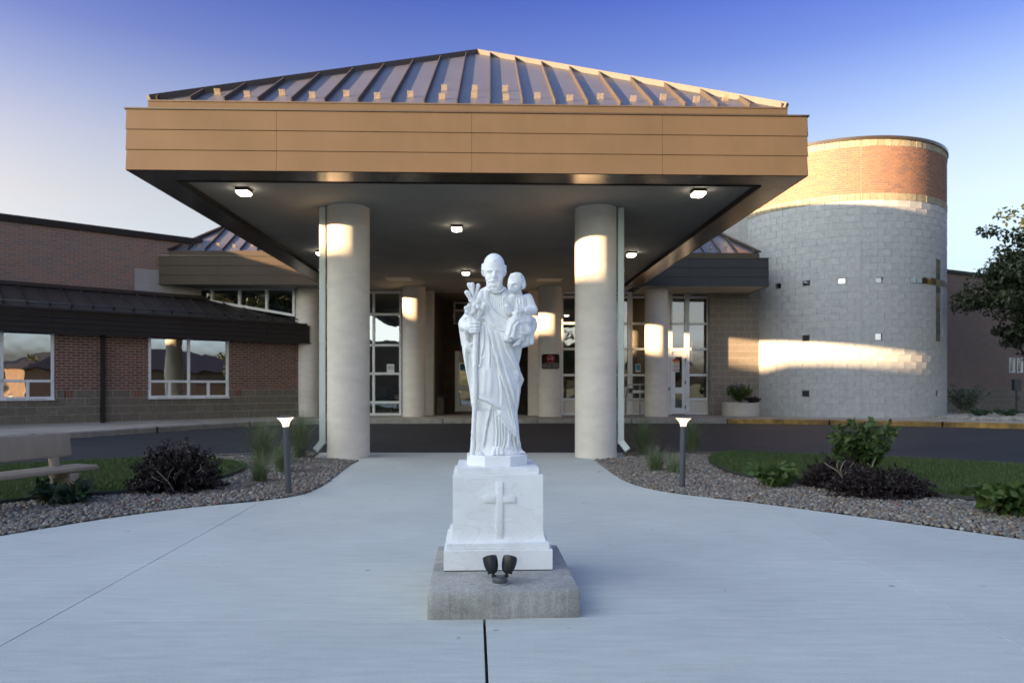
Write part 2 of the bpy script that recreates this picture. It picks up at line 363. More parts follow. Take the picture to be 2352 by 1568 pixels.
M['ornblade'] = leaf_mat('ornamental_blade', [(.13, .19, .085), (.16, .21, .10), (.10, .155, .065), (.24, .22, .13)], .35)
M['redleaf'] = leaf_mat('fallen_red_leaf', [(.35, .06, .04), (.28, .05, .03)], .3)
M['purple'] = leaf_mat('purple_flower', [(.06, .03, .16), (.08, .04, .2)], .3)
M['bark'] = mat('bark', (.09, .07, .05), .9, var=.3, scale=20, bump=.6, stretch=(1, 1, .3))
M['twig'] = mat('bare_twig', (.20, .165, .125), .9, var=.2, scale=20)
M['bench'] = mat('tan_bench_composite', (.28, .225, .165), .75, var=.1, scale=6, bump=.25, bscale=120, stretch=(1, 1, .4), var2=.12, scale2=2)
M['aggregate'] = mat('exposed_aggregate', (.16, .14, .12), .9, var=.55, scale=90, bump=.8, bscale=90)
M['planter'] = mat('planter_concrete', (.42, .39, .34), .9, var=.12, scale=20, bump=.4)
def pebble():
    m = piece_mat('river_pebble', [(.13, .125, .115), (.23, .20, .155), (.065, .068, .072), (.33, .315, .285), (.17, .13, .09), (.09, .09, .092), (.21, .20, .19), (.20, .14, .085), (.12, .065, .045), (.15, .145, .135), (.28, .25, .20), (.10, .095, .085)], rough=.6, grain=.2, gscale=90, bump=.1)
    return m
M['pebble'] = pebble()
M['chalk'] = piece_mat('white_stone', [(.25, .24, .22), (.30, .285, .26), (.19, .18, .165)], grain=.2, bump=.1)
# ------------------------------------------------------------------ ground, drive, sidewalk, plaza
ZW = 0.26                                          # sidewalk level at the building
def structure(o): return tag(o, kind='structure')
structure(MB().quad((-400, -400, -.30), (400, -400, -.30), (400, 600, -.30), (-400, 600, -.30)).build('ground', M['ground']))

def lerp_path(pts, n):
    pts = [Vector(p) for p in pts]; L = [0]
    for a, b in zip(pts, pts[1:]): L.append(L[-1]+(b-a).length)
    out = []
    for i in range(n):
        t = L[-1]*i/(n-1); k = max(j for j in range(len(L)-1) if L[j] <= t+1e-9)
        q = (t-L[k])/max(1e-9, L[k+1]-L[k]); out.append(pts[k].lerp(pts[k+1], min(1, q)))
    return out
def chaikin(pts, it=2):
    pts = [Vector(p) for p in pts]
    for _ in range(it):
        o = [pts[0]]
        for a, b in zip(pts, pts[1:]): o += [a.lerp(b, .25), a.lerp(b, .75)]
        pts = o+[pts[-1]]
    return pts
ZN, ZF = -.06, .13                                  # drive level at its near and far edge
near_pts = chaikin([(-24, -1.0, 0), (-15.5, 5.0, 0), (-7.6, 10.45, 0), (-5.0, 12.2, 0), (-3.3, 12.75, 0), (1.9, 12.75, 0), (3.7, 12.55, 0), (6.0, 11.85, 0), (7.7, 10.45, 0), (15.9, 5.0, 0), (24, -1, 0)])
far_pts = chaikin([(-28, -1.0, 0), (-17.0, 6.2, 0), (-9.4, 13.1, 0), (-7.5, 17.6, 0), (-6.2, 19.5, 0), (-4.0, 20.0, 0), (5.2, 20.25, 0), (9.4, 19.2, 0), (12.7, 17.5, 0), (20, 12.5, 0), (30, 5, 0)])
NP = 60
nearp = lerp_path(near_pts, NP); farp = lerp_path(far_pts, NP)
b = MB()
for i in range(NP-1):
    for j in range(6):
        def q(k, jj):
            t = jj/6; p = nearp[k].lerp(farp[k], t); return (p.x, p.y, ZN+(ZF-ZN)*t)
        b.quad(q(i, j), q(i+1, j), q(i+1, j+1), q(i, j+1))
structure(b.build('drive', M['asphalt'], smooth=True))
# far kerb in lengths with joints, sidewalk behind it
def offset(path, d):
    out = []
    for i, p in enumerate(path):
        t = (path[min(i+1, len(path)-1)]-path[max(i-1, 0)]).normalized(); out.append(p+Vector((-t.y, t.x, 0))*d)
    return out
farf = lerp_path(far_pts, 241)
kb = offset(farf, .16)
walk = thing('sidewalk', (0, 0, 0), None, None); structure(walk)
back_pts = lerp_path([(-34, 6, 0), (-20, 18, 0), (-14, 24, 0), (-8, 27, 0), (0, 28, 0), (8, 28, 0), (14.5, 23.4, 0), (17.5, 20.6, 0), (24, 16, 0), (34, 9, 0)], 241)
kb2 = offset(farf, .17)
i = 0
while i < 240:
    e = min(240, i+9)
    s = MB()
    for k in range(i, e):
        s.quad((kb2[k].x, kb2[k].y, ZW), (kb2[k+1].x, kb2[k+1].y, ZW), (back_pts[k+1].x, back_pts[k+1].y, ZW), (back_pts[k].x, back_pts[k].y, ZW))
    s.build('sidewalk_slab', M['walk'], walk)
    yel = farf[(i+e)//2].x > 4.6
    s = MB()
    for k in range(i, e):
        a0, a1, c0, c1 = farf[k], farf[k+1], kb[k], kb[k+1]
        if k == e-1: a1 = a0.lerp(a1, .86); c1 = c0.lerp(c1, .86)
        s.quad((a0.x, a0.y, ZF-.05), (a1.x, a1.y, ZF-.05), (a1.x+.0, a1.y+.0, ZW-.02), (a0.x, a0.y, ZW-.02))
        m0 = a0.lerp(c0, .15); m1 = a1.lerp(c1, .15)
        s.quad((a0.x, a0.y, ZW-.02), (a1.x, a1.y, ZW-.02), (m1.x, m1.y, ZW+.003), (m0.x, m0.y, ZW+.003))
        s.quad((m0.x, m0.y, ZW+.003), (m1.x, m1.y, ZW+.003), (c1.x, c1.y, ZW+.003), (c0.x, c0.y, ZW+.003))
        if k == e-1: s.quad((a1.x, a1.y, ZF-.05), (c1.x, c1.y, ZF-.05), (c1.x, c1.y, ZW), (a1.x, a1.y, ZW-.02))
    s.build('kerb', M['yellow'] if yel else M['kerb'], walk)
    if yel:
        s = MB()
        for k in range(i, e):
            m0 = kb[k].lerp(farf[k], .55); m1 = kb[k+1].lerp(farf[k+1], .55)
            s.quad((m0.x, m0.y, ZW+.007), (m1.x, m1.y, ZW+.007), (kb2[k+1].x, kb2[k+1].y, ZW+.007), (kb2[k].x, kb2[k].y, ZW+.007))
        s.build('kerb_top', M['walk'], walk)
    i = e
# near kerb: low concrete edge of the island
nk = offset(lerp_path(near_pts, 181), -.14); nf = lerp_path(near_pts, 181)
s = MB()
for k in range(180):
    if -3.55 < nf[k].x < 2.1: continue
    s.quad((nk[k].x, nk[k].y, .035), (nk[k+1].x, nk[k+1].y, .035), (nf[k+1].x, nf[k+1].y, .03), (nf[k].x, nf[k].y, .03))
    s.quad((nf[k].x, nf[k].y, .03), (nf[k+1].x, nf[k+1].y, .03), (nf[k+1].x, nf[k+1].y, -.2), (nf[k].x, nf[k].y, -.2))
structure(s.build('kerb', M['kerb']))

# plaza outline: the two bed edges traced on the ground, the drive edge behind
left_edge = chaikin([gp(*p) for p in [(0, 1230), (240, 1190), (430, 1165), (600, 1150), (690, 1138), (740, 1118), (772, 1092), (806, 1066), (822, 1058)]], 2)
right_edge = chaikin([gp(*p) for p in [(1366, 1056), (1402, 1084), (1440, 1108), (1505, 1126), (1600, 1139), (1720, 1152), (1880, 1173), (2100, 1203), (2352, 1238)]], 2)
lext = [Vector((-7, 3.4, 0)), Vector((-9, 1.5, 0)), Vector((-9, -8, 0))]
rext = [Vector((7, 3.1, 0)), Vector((9, 1.3, 0)), Vector((9, -8, 0))]
outline = lext[::-1]+left_edge+[Vector((-3.45, 11.9, 0)), Vector((-3.45, 12.72, 0)), Vector((2.0, 12.72, 0)), Vector((2.0, 11.9, 0))]+right_edge+rext
plaza = thing('plaza', (0, 0, 0), None, None); structure(plaza)
def cut(bm, p, d):
    d = Vector(d).normalized(); n = Vector((-d.y, d.x, 0))
    bmesh.ops.bisect_plane(bm, geom=bm.verts[:]+bm.edges[:]+bm.faces[:], plane_co=p, plane_no=n)
bm = bmesh.new()
vs = [bm.verts.new((p.x, p.y, 0)) for p in outline[::-1]]
f0 = bm.faces.new(vs); f0.normal_update()
if f0.normal.z < 0: f0.normal_flip()
jl = (Vector((-2.36, 3.28, 0)), (-.058, 1, 0)); jr = (Vector((2.33, 3.19, 0)), (.035, 1, 0))
jn = (gp(0, 1444), gp(976, 1420)-gp(0, 1444)); jf = (Vector((0, 4.81, 0)), (1, .02, 0))
for p, d in (jl, jr, (Vector((0, 3.66, 0)), (1, .012, 0)), jf, (Vector((0, 8.6, 0)), (1, .02, 0)), (Vector((0, -1, 0)), (1, 0, 0))): cut(bm, p, d)
sc_a, sc_b = gp(1113, 1430), gp(1119, 1566)
fr = [f for f in bm.faces if f.calc_center_median().y < 3.6 and f.calc_center_median().y > -1 and -2.4 < f.calc_center_median().x < 2.4]
geom = fr+list({e for f in fr for e in f.edges})+list({v for f in fr for v in f.verts})
d = (sc_b-sc_a).normalized()
bmesh.ops.bisect_plane(bm, geom=geom, plane_co=sc_a, plane_no=Vector((-d.y, d.x, 0)))
bm.faces.ensure_lookup_table()
polys = []
for f in bm.faces: polys.append([v.co.copy() for v in f.verts])
bm.free()
def inset_poly(P, dist):
    b2 = bmesh.new(); ff = b2.faces.new([b2.verts.new(p) for p in P]); ff.normal_update()
    if ff.normal.z < 0: ff.normal_flip()
    bmesh.ops.inset_individual(b2, faces=[ff], thickness=dist, use_even_offset=True)
    out = [v.co.copy() for v in ff.verts]; b2.free(); return out
for P in polys:
    cx = sum(p.x for p in P)/len(P); cy = sum(p.y for p in P)/len(P)
    wide = -1 < cy < 3.6 and abs(cx) < 2.4
    Q = inset_poly(P, .0022)
    if wide:                                        # the saw-cut expansion joint is wider
        dd = (sc_b-sc_a).normalized(); nn = Vector((-dd.y, dd.x, 0))
        Q = [q+nn*(.0045 if (q-sc_a).dot(nn) > 0 else -.0045) if abs((q-sc_a).dot(nn)) < .02 else q for q in Q]
    R = inset_poly(Q, .0015)
    s = MB(); n = len(Q)
    vs = [(q.x, q.y, -.12) for q in Q]+[(q.x, q.y, -.002) for q in Q]+[(q.x, q.y, 0) for q in R]
    fs = [(i, (i+1) % n, n+(i+1) % n, n+i) for i in range(n)]+[(n+i, n+(i+1) % n, 2*n+(i+1) % n, 2*n+i) for i in range(n)]+[tuple(2*n+i for i in range(n))]
    s.add(vs, fs).build('concrete_slab', M['plaza'], plaza)
M['jointfill'] = mat('joint_filler', (.05, .045, .04), .9, var=.2)
MB().prism([(-9.2, -8.2), (9.2, -8.2), (9.2, 1.2), (3.0, 6.0), (1.9, 12.5), (-3.3, 12.5), (-3.5, 6), (-9.2, 1.2)], -.2, -.035).build('joint_filler', M['jointfill'], plaza)

# ---- planting beds, lawns
def inside(poly, x, y):
    r = False; n = len(poly); j = n-1
    for i in range(n):
        xi, yi, xj, yj = poly[i][0], poly[i][1], poly[j][0], poly[j][1]
        if (yi > y) != (yj > y) and x < (xj-xi)*(y-yi)/(yj-yi)+xi: r = not r
        j = i
    return r
nk_l = [p for p in nk if p.x < -3.3 and p.y > 2]; nk_r = [p for p in nk if p.x > 1.85 and p.y > 2]
lawn_l_front = [gp(*p) for p in [(-420, 1225), (0, 1160), (130, 1146), (300, 1136), (420, 1122), (500, 1106), (560, 1085), (570, 1072), (520, 1060), (440, 1060)]]
lawn_r_front = [gp(*p) for p in [(1700, 1040), (1648, 1044), (1625, 1056), (1632, 1070), (1680, 1092), (1740, 1104), (1850, 1115), (2100, 1140), (2352, 1164), (2800, 1225)]]
lawn_l_front = chaikin(lawn_l_front, 2); lawn_r_front = chaikin(lawn_r_front, 2)
lawn_l = lawn_l_front+[p for p in reversed(nk_l) if p.y < lawn_l_front[-1].y+.35 and p.x < lawn_l_front[-1].x]+[Vector((-11, 4, 0))]
lawn_r = lawn_r_front+[Vector((12, 4.5, 0))]+[p for p in reversed(nk_r) if p.y < lawn_r_front[0].y+.4 and p.x > lawn_r_front[0].x]
bed_l = [Vector((-9, 1.6, 0)), Vector((-7, 3.4, 0))]+left_edge+[Vector((-3.3, 11.7, 0)), Vector((-3.42, 12.6, 0))]+[p for p in reversed(nk_l)]+[Vector((-12, 3, 0))]
bed_r = [Vector((9, 1.3, 0)), Vector((13, 3, 0))]+[p for p in reversed(nk_r)]+[Vector((1.95, 12.6, 0)), Vector((1.95, 11.7, 0))]+right_edge+[Vector((7, 3.1, 0))]
for bed in (bed_l, bed_r):
    P = [(p.x, p.y) for p in bed]
    a = sum(P[i][0]*P[(i+1) % len(P)][1]-P[(i+1) % len(P)][0]*P[i][1] for i in range(len(P)))
    if a < 0: P = P[::-1]
    s = MB(); n = len(P); s.add([(x, y, -.03) for x, y in P], [tuple(range(n))])
    structure(s.build('planting_bed', M['soil']))
for lw in (lawn_l, lawn_r):
    P = [(p.x, p.y) for p in lw]
    a = sum(P[i][0]*P[(i+1) % len(P)][1]-P[(i+1) % len(P)][0]*P[i][1] for i in range(len(P)))
    if a < 0: P = P[::-1]
    s = MB(); s.prism(P, -.05, .025); structure(s.build('lawn', M['turf_base']))
# dark edging strip between lawn and stones
M['edging'] = mat('black_edging', (.03, .03, .03), .6)
for fr_ in (lawn_l_front, lawn_r_front):
    s = MB(); p2 = offset(fr_, .02)
    for a0, a1, c0, c1 in zip(fr_, fr_[1:], p2, p2[1:]):
        s.quad((a0.x, a0.y, -.04), (a1.x, a1.y, -.04), (a1.x, a1.y, .055), (a0.x, a0.y, .055))
        s.quad((c0.x, c0.y, -.04), (c1.x, c1.y, -.04), (c1.x, c1.y, .055), (c0.x, c0.y, .055))
        s.quad((a0.x, a0.y, .055), (a1.x, a1.y, .055), (c1.x, c1.y, .055), (c0.x, c0.y, .055))
    tag(s.build('lawn_edging', M['edging']), 'thin black plastic edging curving along the '+('left' if fr_ is lawn_l_front else 'right')+' lawn beside the stones', 'edging')

def ico():
    t = (1+5**.5)/2
    v = np.array([(-1, t, 0), (1, t, 0), (-1, -t, 0), (1, -t, 0), (0, -1, t), (0, 1, t), (0, -1, -t), (0, 1, -t), (t, 0, -1), (t, 0, 1), (-t, 0, -1), (-t, 0, 1)], float)
    v /= np.linalg.norm(v[0])
    f = np.array([(0, 11, 5), (0, 5, 1), (0, 1, 7), (0, 7, 10), (0, 10, 11), (1, 5, 9), (5, 11, 4), (11, 10, 2), (10, 7, 6), (7, 1, 8), (3, 9, 4), (3, 4, 2), (3, 2, 6), (3, 6, 8), (3, 8, 9), (4, 9, 5), (2, 4, 11), (6, 2, 10), (8, 6, 7), (9, 8, 1)])
    return v, f
IV, IF = ico()
def np_mesh(name, verts, faces, mat_, parent=None, smooth=False):
    """verts (n,3), faces (m,k) in world coordinates"""
    o = wloc(parent) if parent is not None else Vector((0, 0, 0))
    verts = np.asarray(verts, np.float32)-np.array(o, np.float32)
    me = bpy.data.meshes.new(name); m, k = faces.shape
    me.vertices.add(len(verts)); me.vertices.foreach_set('co', np.ascontiguousarray(verts, np.float32).ravel())
    me.loops.add(m*k); me.loops.foreach_set('vertex_index', np.ascontiguousarray(faces, np.int32).ravel())
    me.polygons.add(m); me.polygons.foreach_set('loop_start', np.arange(0, m*k, k, dtype=np.int32)); me.polygons.foreach_set('loop_total', np.full(m, k, np.int32))
    if smooth: me.polygons.foreach_set('use_smooth', np.ones(m, bool))
    me.update(calc_edges=True); me.validate()
    return link(name, me, mat_, parent)
def stones(name, pts, rad, mat_, label, z=0.0, flat=.7):
    n = len(pts); r = rad*(0.6+.75*rng.random(n)**1.4)
    V = np.repeat(IV[None], n, 0)*(1+.28*(rng.random((n, 12, 1))-.5))
    sc = np.stack([1.25*np.ones(n), .75+.4*rng.random(n), flat*(.75+.5*rng.random(n))], 1)
    V = V*sc[:, None, :]
    tl = (rng.random(n)-.5)*.9; a = rng.random(n)*6.283
    x, z0 = V[..., 0]*np.cos(tl)[:, None]-V[..., 2]*np.sin(tl)[:, None], V[..., 0]*np.sin(tl)[:, None]+V[..., 2]*np.cos(tl)[:, None]
    V[..., 0], V[..., 2] = x, z0
    x, y = V[..., 0]*np.cos(a)[:, None]-V[..., 1]*np.sin(a)[:, None], V[..., 0]*np.sin(a)[:, None]+V[..., 1]*np.cos(a)[:, None]
    V[..., 0], V[..., 1] = x, y
    V = V*r[:, None, None]
    P = np.array([(p[0], p[1], z) for p in pts]); P[:, 2] += rng.random(n)*rad*.9+rad*.05
    V = V+P[:, None, :]
    Fc = (IF[None]+(np.arange(n)*12)[:, None, None]).reshape(-1, 3)
    return tag(np_mesh(name, V.reshape(-1, 3), Fc, mat_, smooth=True), label, 'stones', kind='stuff')
def scatter(poly, holes, spacing, cond=None, jit=.5):
    xs = [p[0] for p in poly]; ys = [p[1] for p in poly]; out = []
    y = min(ys); k = 0
    while y < max(ys):
        x = min(xs)+(spacing*.5 if k % 2 else 0)
        while x < max(xs):
            px, py = x+(random.random()-.5)*spacing*2*jit, y+(random.random()-.5)*spacing*2*jit
            if (cond is None or cond(px, py)) and inside(poly, px, py) and not any(inside(h, px, py) for h in holes): out.append((px, py))
            x += spacing
        y += spacing*.87; k += 1
    return out
inview = lambda x, y: y > 2.5 and abs(x)/y < .80
ptsL = scatter(bed_l, [lawn_l], .031, inview); ptsR = scatter(bed_r, [lawn_r], .031, inview)
stones('river_stones', ptsL, .0185, M['pebble'], 'mixed grey and tan river stones in the bed left of the plaza')
stones('river_stones', ptsR, .0185, M['pebble'], 'mixed grey and tan river stones in the bed right of the plaza')
# lawn blades
def blades(name, poly, spacing, hmin, hmax, mat_, label, cond):
    P = np.array(scatter(poly, [], spacing, cond)); n = len(P)
    h = hmin+(hmax-hmin)*rng.random(n); a = rng.random(n)*6.283; lean = (rng.random((n, 2))-.5)*.9*h[:, None]; w = .0028+.002*rng.random(n)
    base = np.concatenate([P, np.full((n, 1), .02)], 1)
    dx = np.stack([np.cos(a), np.sin(a), np.zeros(n)], 1)*w[:, None]
    mid = base+np.concatenate([lean*.35, h[:, None]*.6], 1); tip = base+np.concatenate([lean, h[:, None]], 1)
    V = np.stack([base-dx, base+dx, mid+dx*.8, mid-dx*.8, tip], 1).reshape(-1, 3)
    o = (np.arange(n)*5)[:, None]
    Fc = np.concatenate([o+np.array([0, 1, 2]), o+np.array([0, 2, 3]), o+np.array([3, 2, 4])], 0)
    return tag(np_mesh(name, V, Fc, mat_), label, 'grass', kind='stuff')
blades('lawn_grass', lawn_l, .0165, .03, .07, M['grassblade'], 'short mown grass of the lawn behind the bench', inview)
blades('lawn_grass', lawn_r, .0165, .03, .07, M['grassblade'], 'short mown grass of the lawn in front of the round tower', inview)
# ------------------------------------------------------------------ walls of separate bricks and blocks
class Wall:
    def __init__(s, O, d):
        s.O = Vector((O[0], O[1], 0)); s.ex = Vector((d[0], d[1], 0)).normalized(); s.n = Vector((s.ex.y, -s.ex.x, 0))
    def pt(s, a, z, o=0.0): return s.O+s.ex*a+s.n*o+Vector((0, 0, z))
    def su(s, u, o=0.0):                             # wall coordinate seen in image column u
        k = (u-U0)/F; P = s.O+s.n*o
        return -(P.x-k*P.y)/(s.ex.x-k*s.ex.y)
    def zv(s, u, v, o=0.0): a = s.su(u, o); return H+(HV-v)/F*(s.pt(a, 0, o).y)
UNIT = {}
def unit(m):
    if m.name not in UNIT:
        me = bpy.data.meshes.new('piece_'+m.name)
        vs = [(i, j, k) for i in (-.5, .5) for j in (-.5, .5) for k in (-.5, .5)]
        me.from_pydata(vs, [], [(0, 1, 3, 2), (4, 6, 7, 5), (0, 4, 5, 1), (2, 3, 7, 6), (0, 2, 6, 4), (1, 5, 7, 3)])
        me.materials.append(m); UNIT[m.name] = me
    return UNIT[m.name]
def pieces(parent, name, mass, m, items, vis=None, cap=300):
    """items: (centre, unit vector along the piece, length, height, thickness)"""
    o = wloc(parent); sc = []
    for it in items:
        c, ex, w, h, t = it
        u, v = pix(c)
        ok = -10 < u < 2362 and -5 < v < 1573 and (vis is None or vis(u, v, c))
        sc.append((0 if ok else 1, c.y*c.y/(w*h), it))
    sc.sort(key=lambda q: (q[0], q[1]))
    me = unit(m); rest = MB(); n = 0
    for bad, _, (c, ex, w, h, t) in sc:
        if not bad and n < cap:
            p = bpy.data.objects.new(name, me); C.objects.link(p); p.parent = parent
            p.location = c-o; p.rotation_euler = (0, 0, math.atan2(ex.y, ex.x)); p.scale = (w, t, h); n += 1
        else:
            rest.boxm(c, ex*w/2, Vector((-ex.y, ex.x, 0))*t/2, (0, 0, h/2))
    if rest.v: tag(rest.build(mass, m, parent), kind='stuff')
def bond(s0, s1, z0, z1, w, h, j=.010, holes=(), shift=.5, s_ref=0.0):
    out = []; r = 0; z = z0
    while z < z1-.01:
        za, zb = z+j/2, min(z+h, z1)-j/2; zm = (za+zb)/2
        hs = [q for q in holes if q[2] < zm < q[3]]
        k = math.floor((s0-s_ref)/w)-1
        while True:
            a = s_ref+(k+(shift if r % 2 else 0))*w; c = a+w; k += 1
            if a > s1: break
            segs = [(max(a+j/2, s0), min(c-j/2, s1))]
            for q in hs:
                ns = []
                for x, y in segs:
                    if q[1] <= x or q[0] >= y: ns.append((x, y))
                    else:
                        if q[0]-x > .03: ns.append((x, q[0]))
                        if y-q[1] > .03: ns.append((q[1], y))
                segs = ns
            for x, y in segs:
                if y-x > .025: out.append((x, y, za, zb))
        z += h; r += 1
    return out
def wall_items(W, cells, proud, t=.05, rough=0.0):
    it = []
    for a, c, z0, z1 in cells:
        pr = proud+(random.random()-.5)*rough
        it.append((W.pt((a+c)/2, (z0+z1)/2, pr-t/2), W.ex, c-a, z1-z0, t))
    return it
def wall_sheet(W, s0, s1, z0, z1, holes, t=.2):       # mortar backing with openings, front face at o=0
    ss = sorted({s0, s1}|{q for h in holes for q in h[:2] if s0 < q < s1}); zs = sorted({z0, z1}|{q for h in holes for q in h[2:4] if z0 < q < z1})
    b = MB()
    for a, c in zip(ss, ss[1:]):
        for d, e in zip(zs, zs[1:]):
            sm, zm = (a+c)/2, (d+e)/2
            if any(h[0] < sm < h[1] and h[2] < zm < h[3] for h in holes): continue
            b.boxm(W.pt(sm, zm, -t/2), W.ex*(c-a)/2, W.n*t/2, (0, 0, (e-d)/2))
    return b
BW, BH, KW, KH = .2032, .0677, .4064, .2032
def frame_bars(W, rects, o, d, b=None):                # rects (s0,s1,z0,z1) as bars standing o proud, d deep
    b = b or MB()
    for a, c, z0, z1 in rects: b.boxm(W.pt((a+c)/2, (z0+z1)/2, o-d/2), W.ex*(c-a)/2, W.n*d/2, (0, 0, (z1-z0)/2), .006)
    return b
def window(parent, W, ss, zs, bar=.05, o=.0, d=.08, glass_m=None, skip=(), name='window', fm=None, omit_v=()):
    """grid of panes: ss, zs are bar centre lines; frame is the part, each pane a sub-part"""
    b = MB(); h = bar/2
    for i, a in enumerate(ss):
        for z0, z1 in zip(zs, zs[1:]):
            if (i, z0) in omit_v: continue
            frame_bars(W, [(a-h, a+h, z0-h, z1+h)], o+.002, d, b)
    for z in zs: frame_bars(W, [(ss[0]-h, ss[-1]+h, z-h, z+h)], o, d, b)
    fr = b.build(name, fm or M['white'], parent)
    for z0, z1 in zip(zs, zs[1:]):
        i = 0
        while i < len(ss)-1:
            k = i+1
            while k < len(ss)-1 and (k, z0) in omit_v: k += 1
            if (i, z0) not in skip:
                p = MB().quad(W.pt(ss[i]+h*.6, z0+h*.6, o-d*.55), W.pt(ss[k]-h*.6, z0+h*.6, o-d*.55), W.pt(ss[k]-h*.6, z1-h*.6, o-d*.55), W.pt(ss[i]+h*.6, z1-h*.6, o-d*.55))
                p.build('pane', glass_m or M['glass_r'], fr)
            i = k
    return fr

# ------------------------------------------------------------------ seamed metal roofs
def roof_face(parent, E0, de, di, L, tmax, ze, m, pitch, mp, mr, s_start=None, breaks=(), rib_h=.062, part='roof_panel'):
    """eave from E0 along de (length L), running in along di; tmax(s) = horizontal run"""
    E0 = Vector(E0); de = Vector(de).normalized(); di = Vector(di).normalized()
    def P(s, t, h=0.0):
        nrm = Vector((-di.x*m, -di.y*m, 1)).normalized()
        return Vector((E0.x, E0.y, ze))+de*s+di*t+Vector((0, 0, m*t))+nrm*h
    s0 = s_start if s_start is not None else pitch
    cuts = [0.0]; s = s0
    while s < L-.03: cuts.append(s); s += pitch
    cuts.append(L)
    nrm = Vector((-di.x*m, -di.y*m, 1)).normalized()
    for a, c in zip(cuts, cuts[1:]):
        pts = [P(a+.004, 0), P(c-.004, 0)]
        top = [c-.004]+sorted([q for q in breaks if a < q < c], reverse=True)+[a+.004]
        tp = [P(q, max(0, tmax(q))) for q in top if tmax(q) > .012]
        if not tp: continue
        MB().slab(pts+tp, nrm*-.012).build(part, mp, parent)
    for c in cuts[1:-1]:
        t = tmax(c)
        if t < .06: continue
        MB().beam(P(c, 0, rib_h/2), P(c, t, rib_h/2), .016, rib_h, nrm).build('roof_seam', mr, parent)
    return P

# ------------------------------------------------------------------ entrance canopy
TH = .03
cex = Vector((math.cos(TH), math.sin(TH), 0)); cey = Vector((-math.sin(TH), math.cos(TH), 0))
C0 = Vector((-.55, 9.71, 0)); HWD, DPT = 4.64, 11.0
def cl(x, y, z=0.0): return C0+cex*x+cey*y+Vector((0, 0, z))
ZB, ZT, ZS = 4.10, 4.92, 4.17
canopy = thing('entrance_canopy', (C0.x, C0.y+5, 0), 'bronze metal entrance canopy with hipped seamed roof on round cream columns', 'canopy')
front = Wall(cl(-HWD, 0), cex); left = Wall(cl(-HWD, DPT), -cey); right = Wall(cl(HWD, 0), cey)
def fascia(W, L, cuts, parent, mp, zb=ZB, zt=ZT, rows=3, lap=.012):
    hh = (zt-zb)/rows; cs = [0]+list(cuts)+[L]
    for r in range(rows):
        z0, z1 = zb+r*hh, zb+(r+1)*hh-.005
        for a, c in zip(cs, cs[1:]):
            p0, p1 = W.pt(a+.002, z0, .004), W.pt(c-.002, z0, .004); q0, q1 = W.pt(a+.002, z1, .004+lap), W.pt(c-.002, z1, .004+lap)
            if r == 0: pass
            bb = MB(); d = W.n*-.03
            bb.add([p0+W.n*lap, p1+W.n*lap, q1-W.n*lap, q0-W.n*lap, p0+d, p1+d, q1+d, q0+d], [(0, 1, 2, 3), (0, 4, 5, 1), (3, 2, 6, 7), (0, 3, 7, 4), (1, 5, 6, 2), (4, 7, 6, 5)])
            bb.build('fascia_panel', mp, parent)
    bb = MB(); bb.boxm(W.pt(L/2, zt+.006, -.03), W.ex*(L/2+.025), W.n*.055, (0, 0, .010)); bb.build('drip_cap', M['trim'], parent)
fascia(front, 2*HWD, [2*HWD*.2156, 2*HWD*.5, 2*HWD*.7825], canopy, M['bronze'])
fascia(left, DPT, [3.6, 7.3], canopy, M['bronze']); fascia(right, DPT, [3.7, 7.4], canopy, M['bronze'])
# metal return under the fascia and recessed soffit
TW = .46
for (x0, x1, y0, y1) in ((-HWD+.012, HWD-.012, .012, .50), (-HWD+.012, -HWD+TW, .503, DPT), (HWD-TW, HWD-.012, .503, DPT)):
    n_ = 4 if x1-x0 > 2 else 3
    for k in range(n_):
        if x1-x0 > 2: a0, a1, b0, b1 = x0+(x1-x0)*k/n_, x0+(x1-x0)*(k+1)/n_-.004, y0, y1
        else: a0, a1, b0, b1 = x0, x1, y0+(y1-y0)*k/n_, y0+(y1-y0)*(k+1)/n_-.004
        MB().slab([cl(a0, b0, ZB-.004), cl(a0, b1, ZB-.004), cl(a1, b1, ZB-.004), cl(a1, b0, ZB-.004)], (0, 0, .03)).build('soffit_trim', M['trim'], canopy)
b = MB()
for a0, a1 in ((cl(-HWD+TW, .5), cl(HWD-TW, .5)), (cl(-HWD+TW, DPT), cl(-HWD+TW, .5)), (cl(HWD-TW, .5), cl(HWD-TW, DPT))):
    b.beam(a0+Vector((0, 0, ZB+.045)), a1+Vector((0, 0, ZB+.045)), .02, .12)
b.build('soffit_edge', M['darkfascia'], canopy)
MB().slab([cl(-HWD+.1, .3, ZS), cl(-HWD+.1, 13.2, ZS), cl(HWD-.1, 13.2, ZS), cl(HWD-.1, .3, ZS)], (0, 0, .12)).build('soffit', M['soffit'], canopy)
for x, y in ((-2.3, 10.2), (-.1, 10.3), (1.9, 10.25)):
    MB().slab([cl(x-.35, y-.3, ZS-.006), cl(x-.35, y+.3, ZS-.006), cl(x+.35, y+.3, ZS-.006), cl(x+.35, y-.3, ZS-.006)], (0, 0, .004)).build('soffit_vent', M['stucco'], canopy)
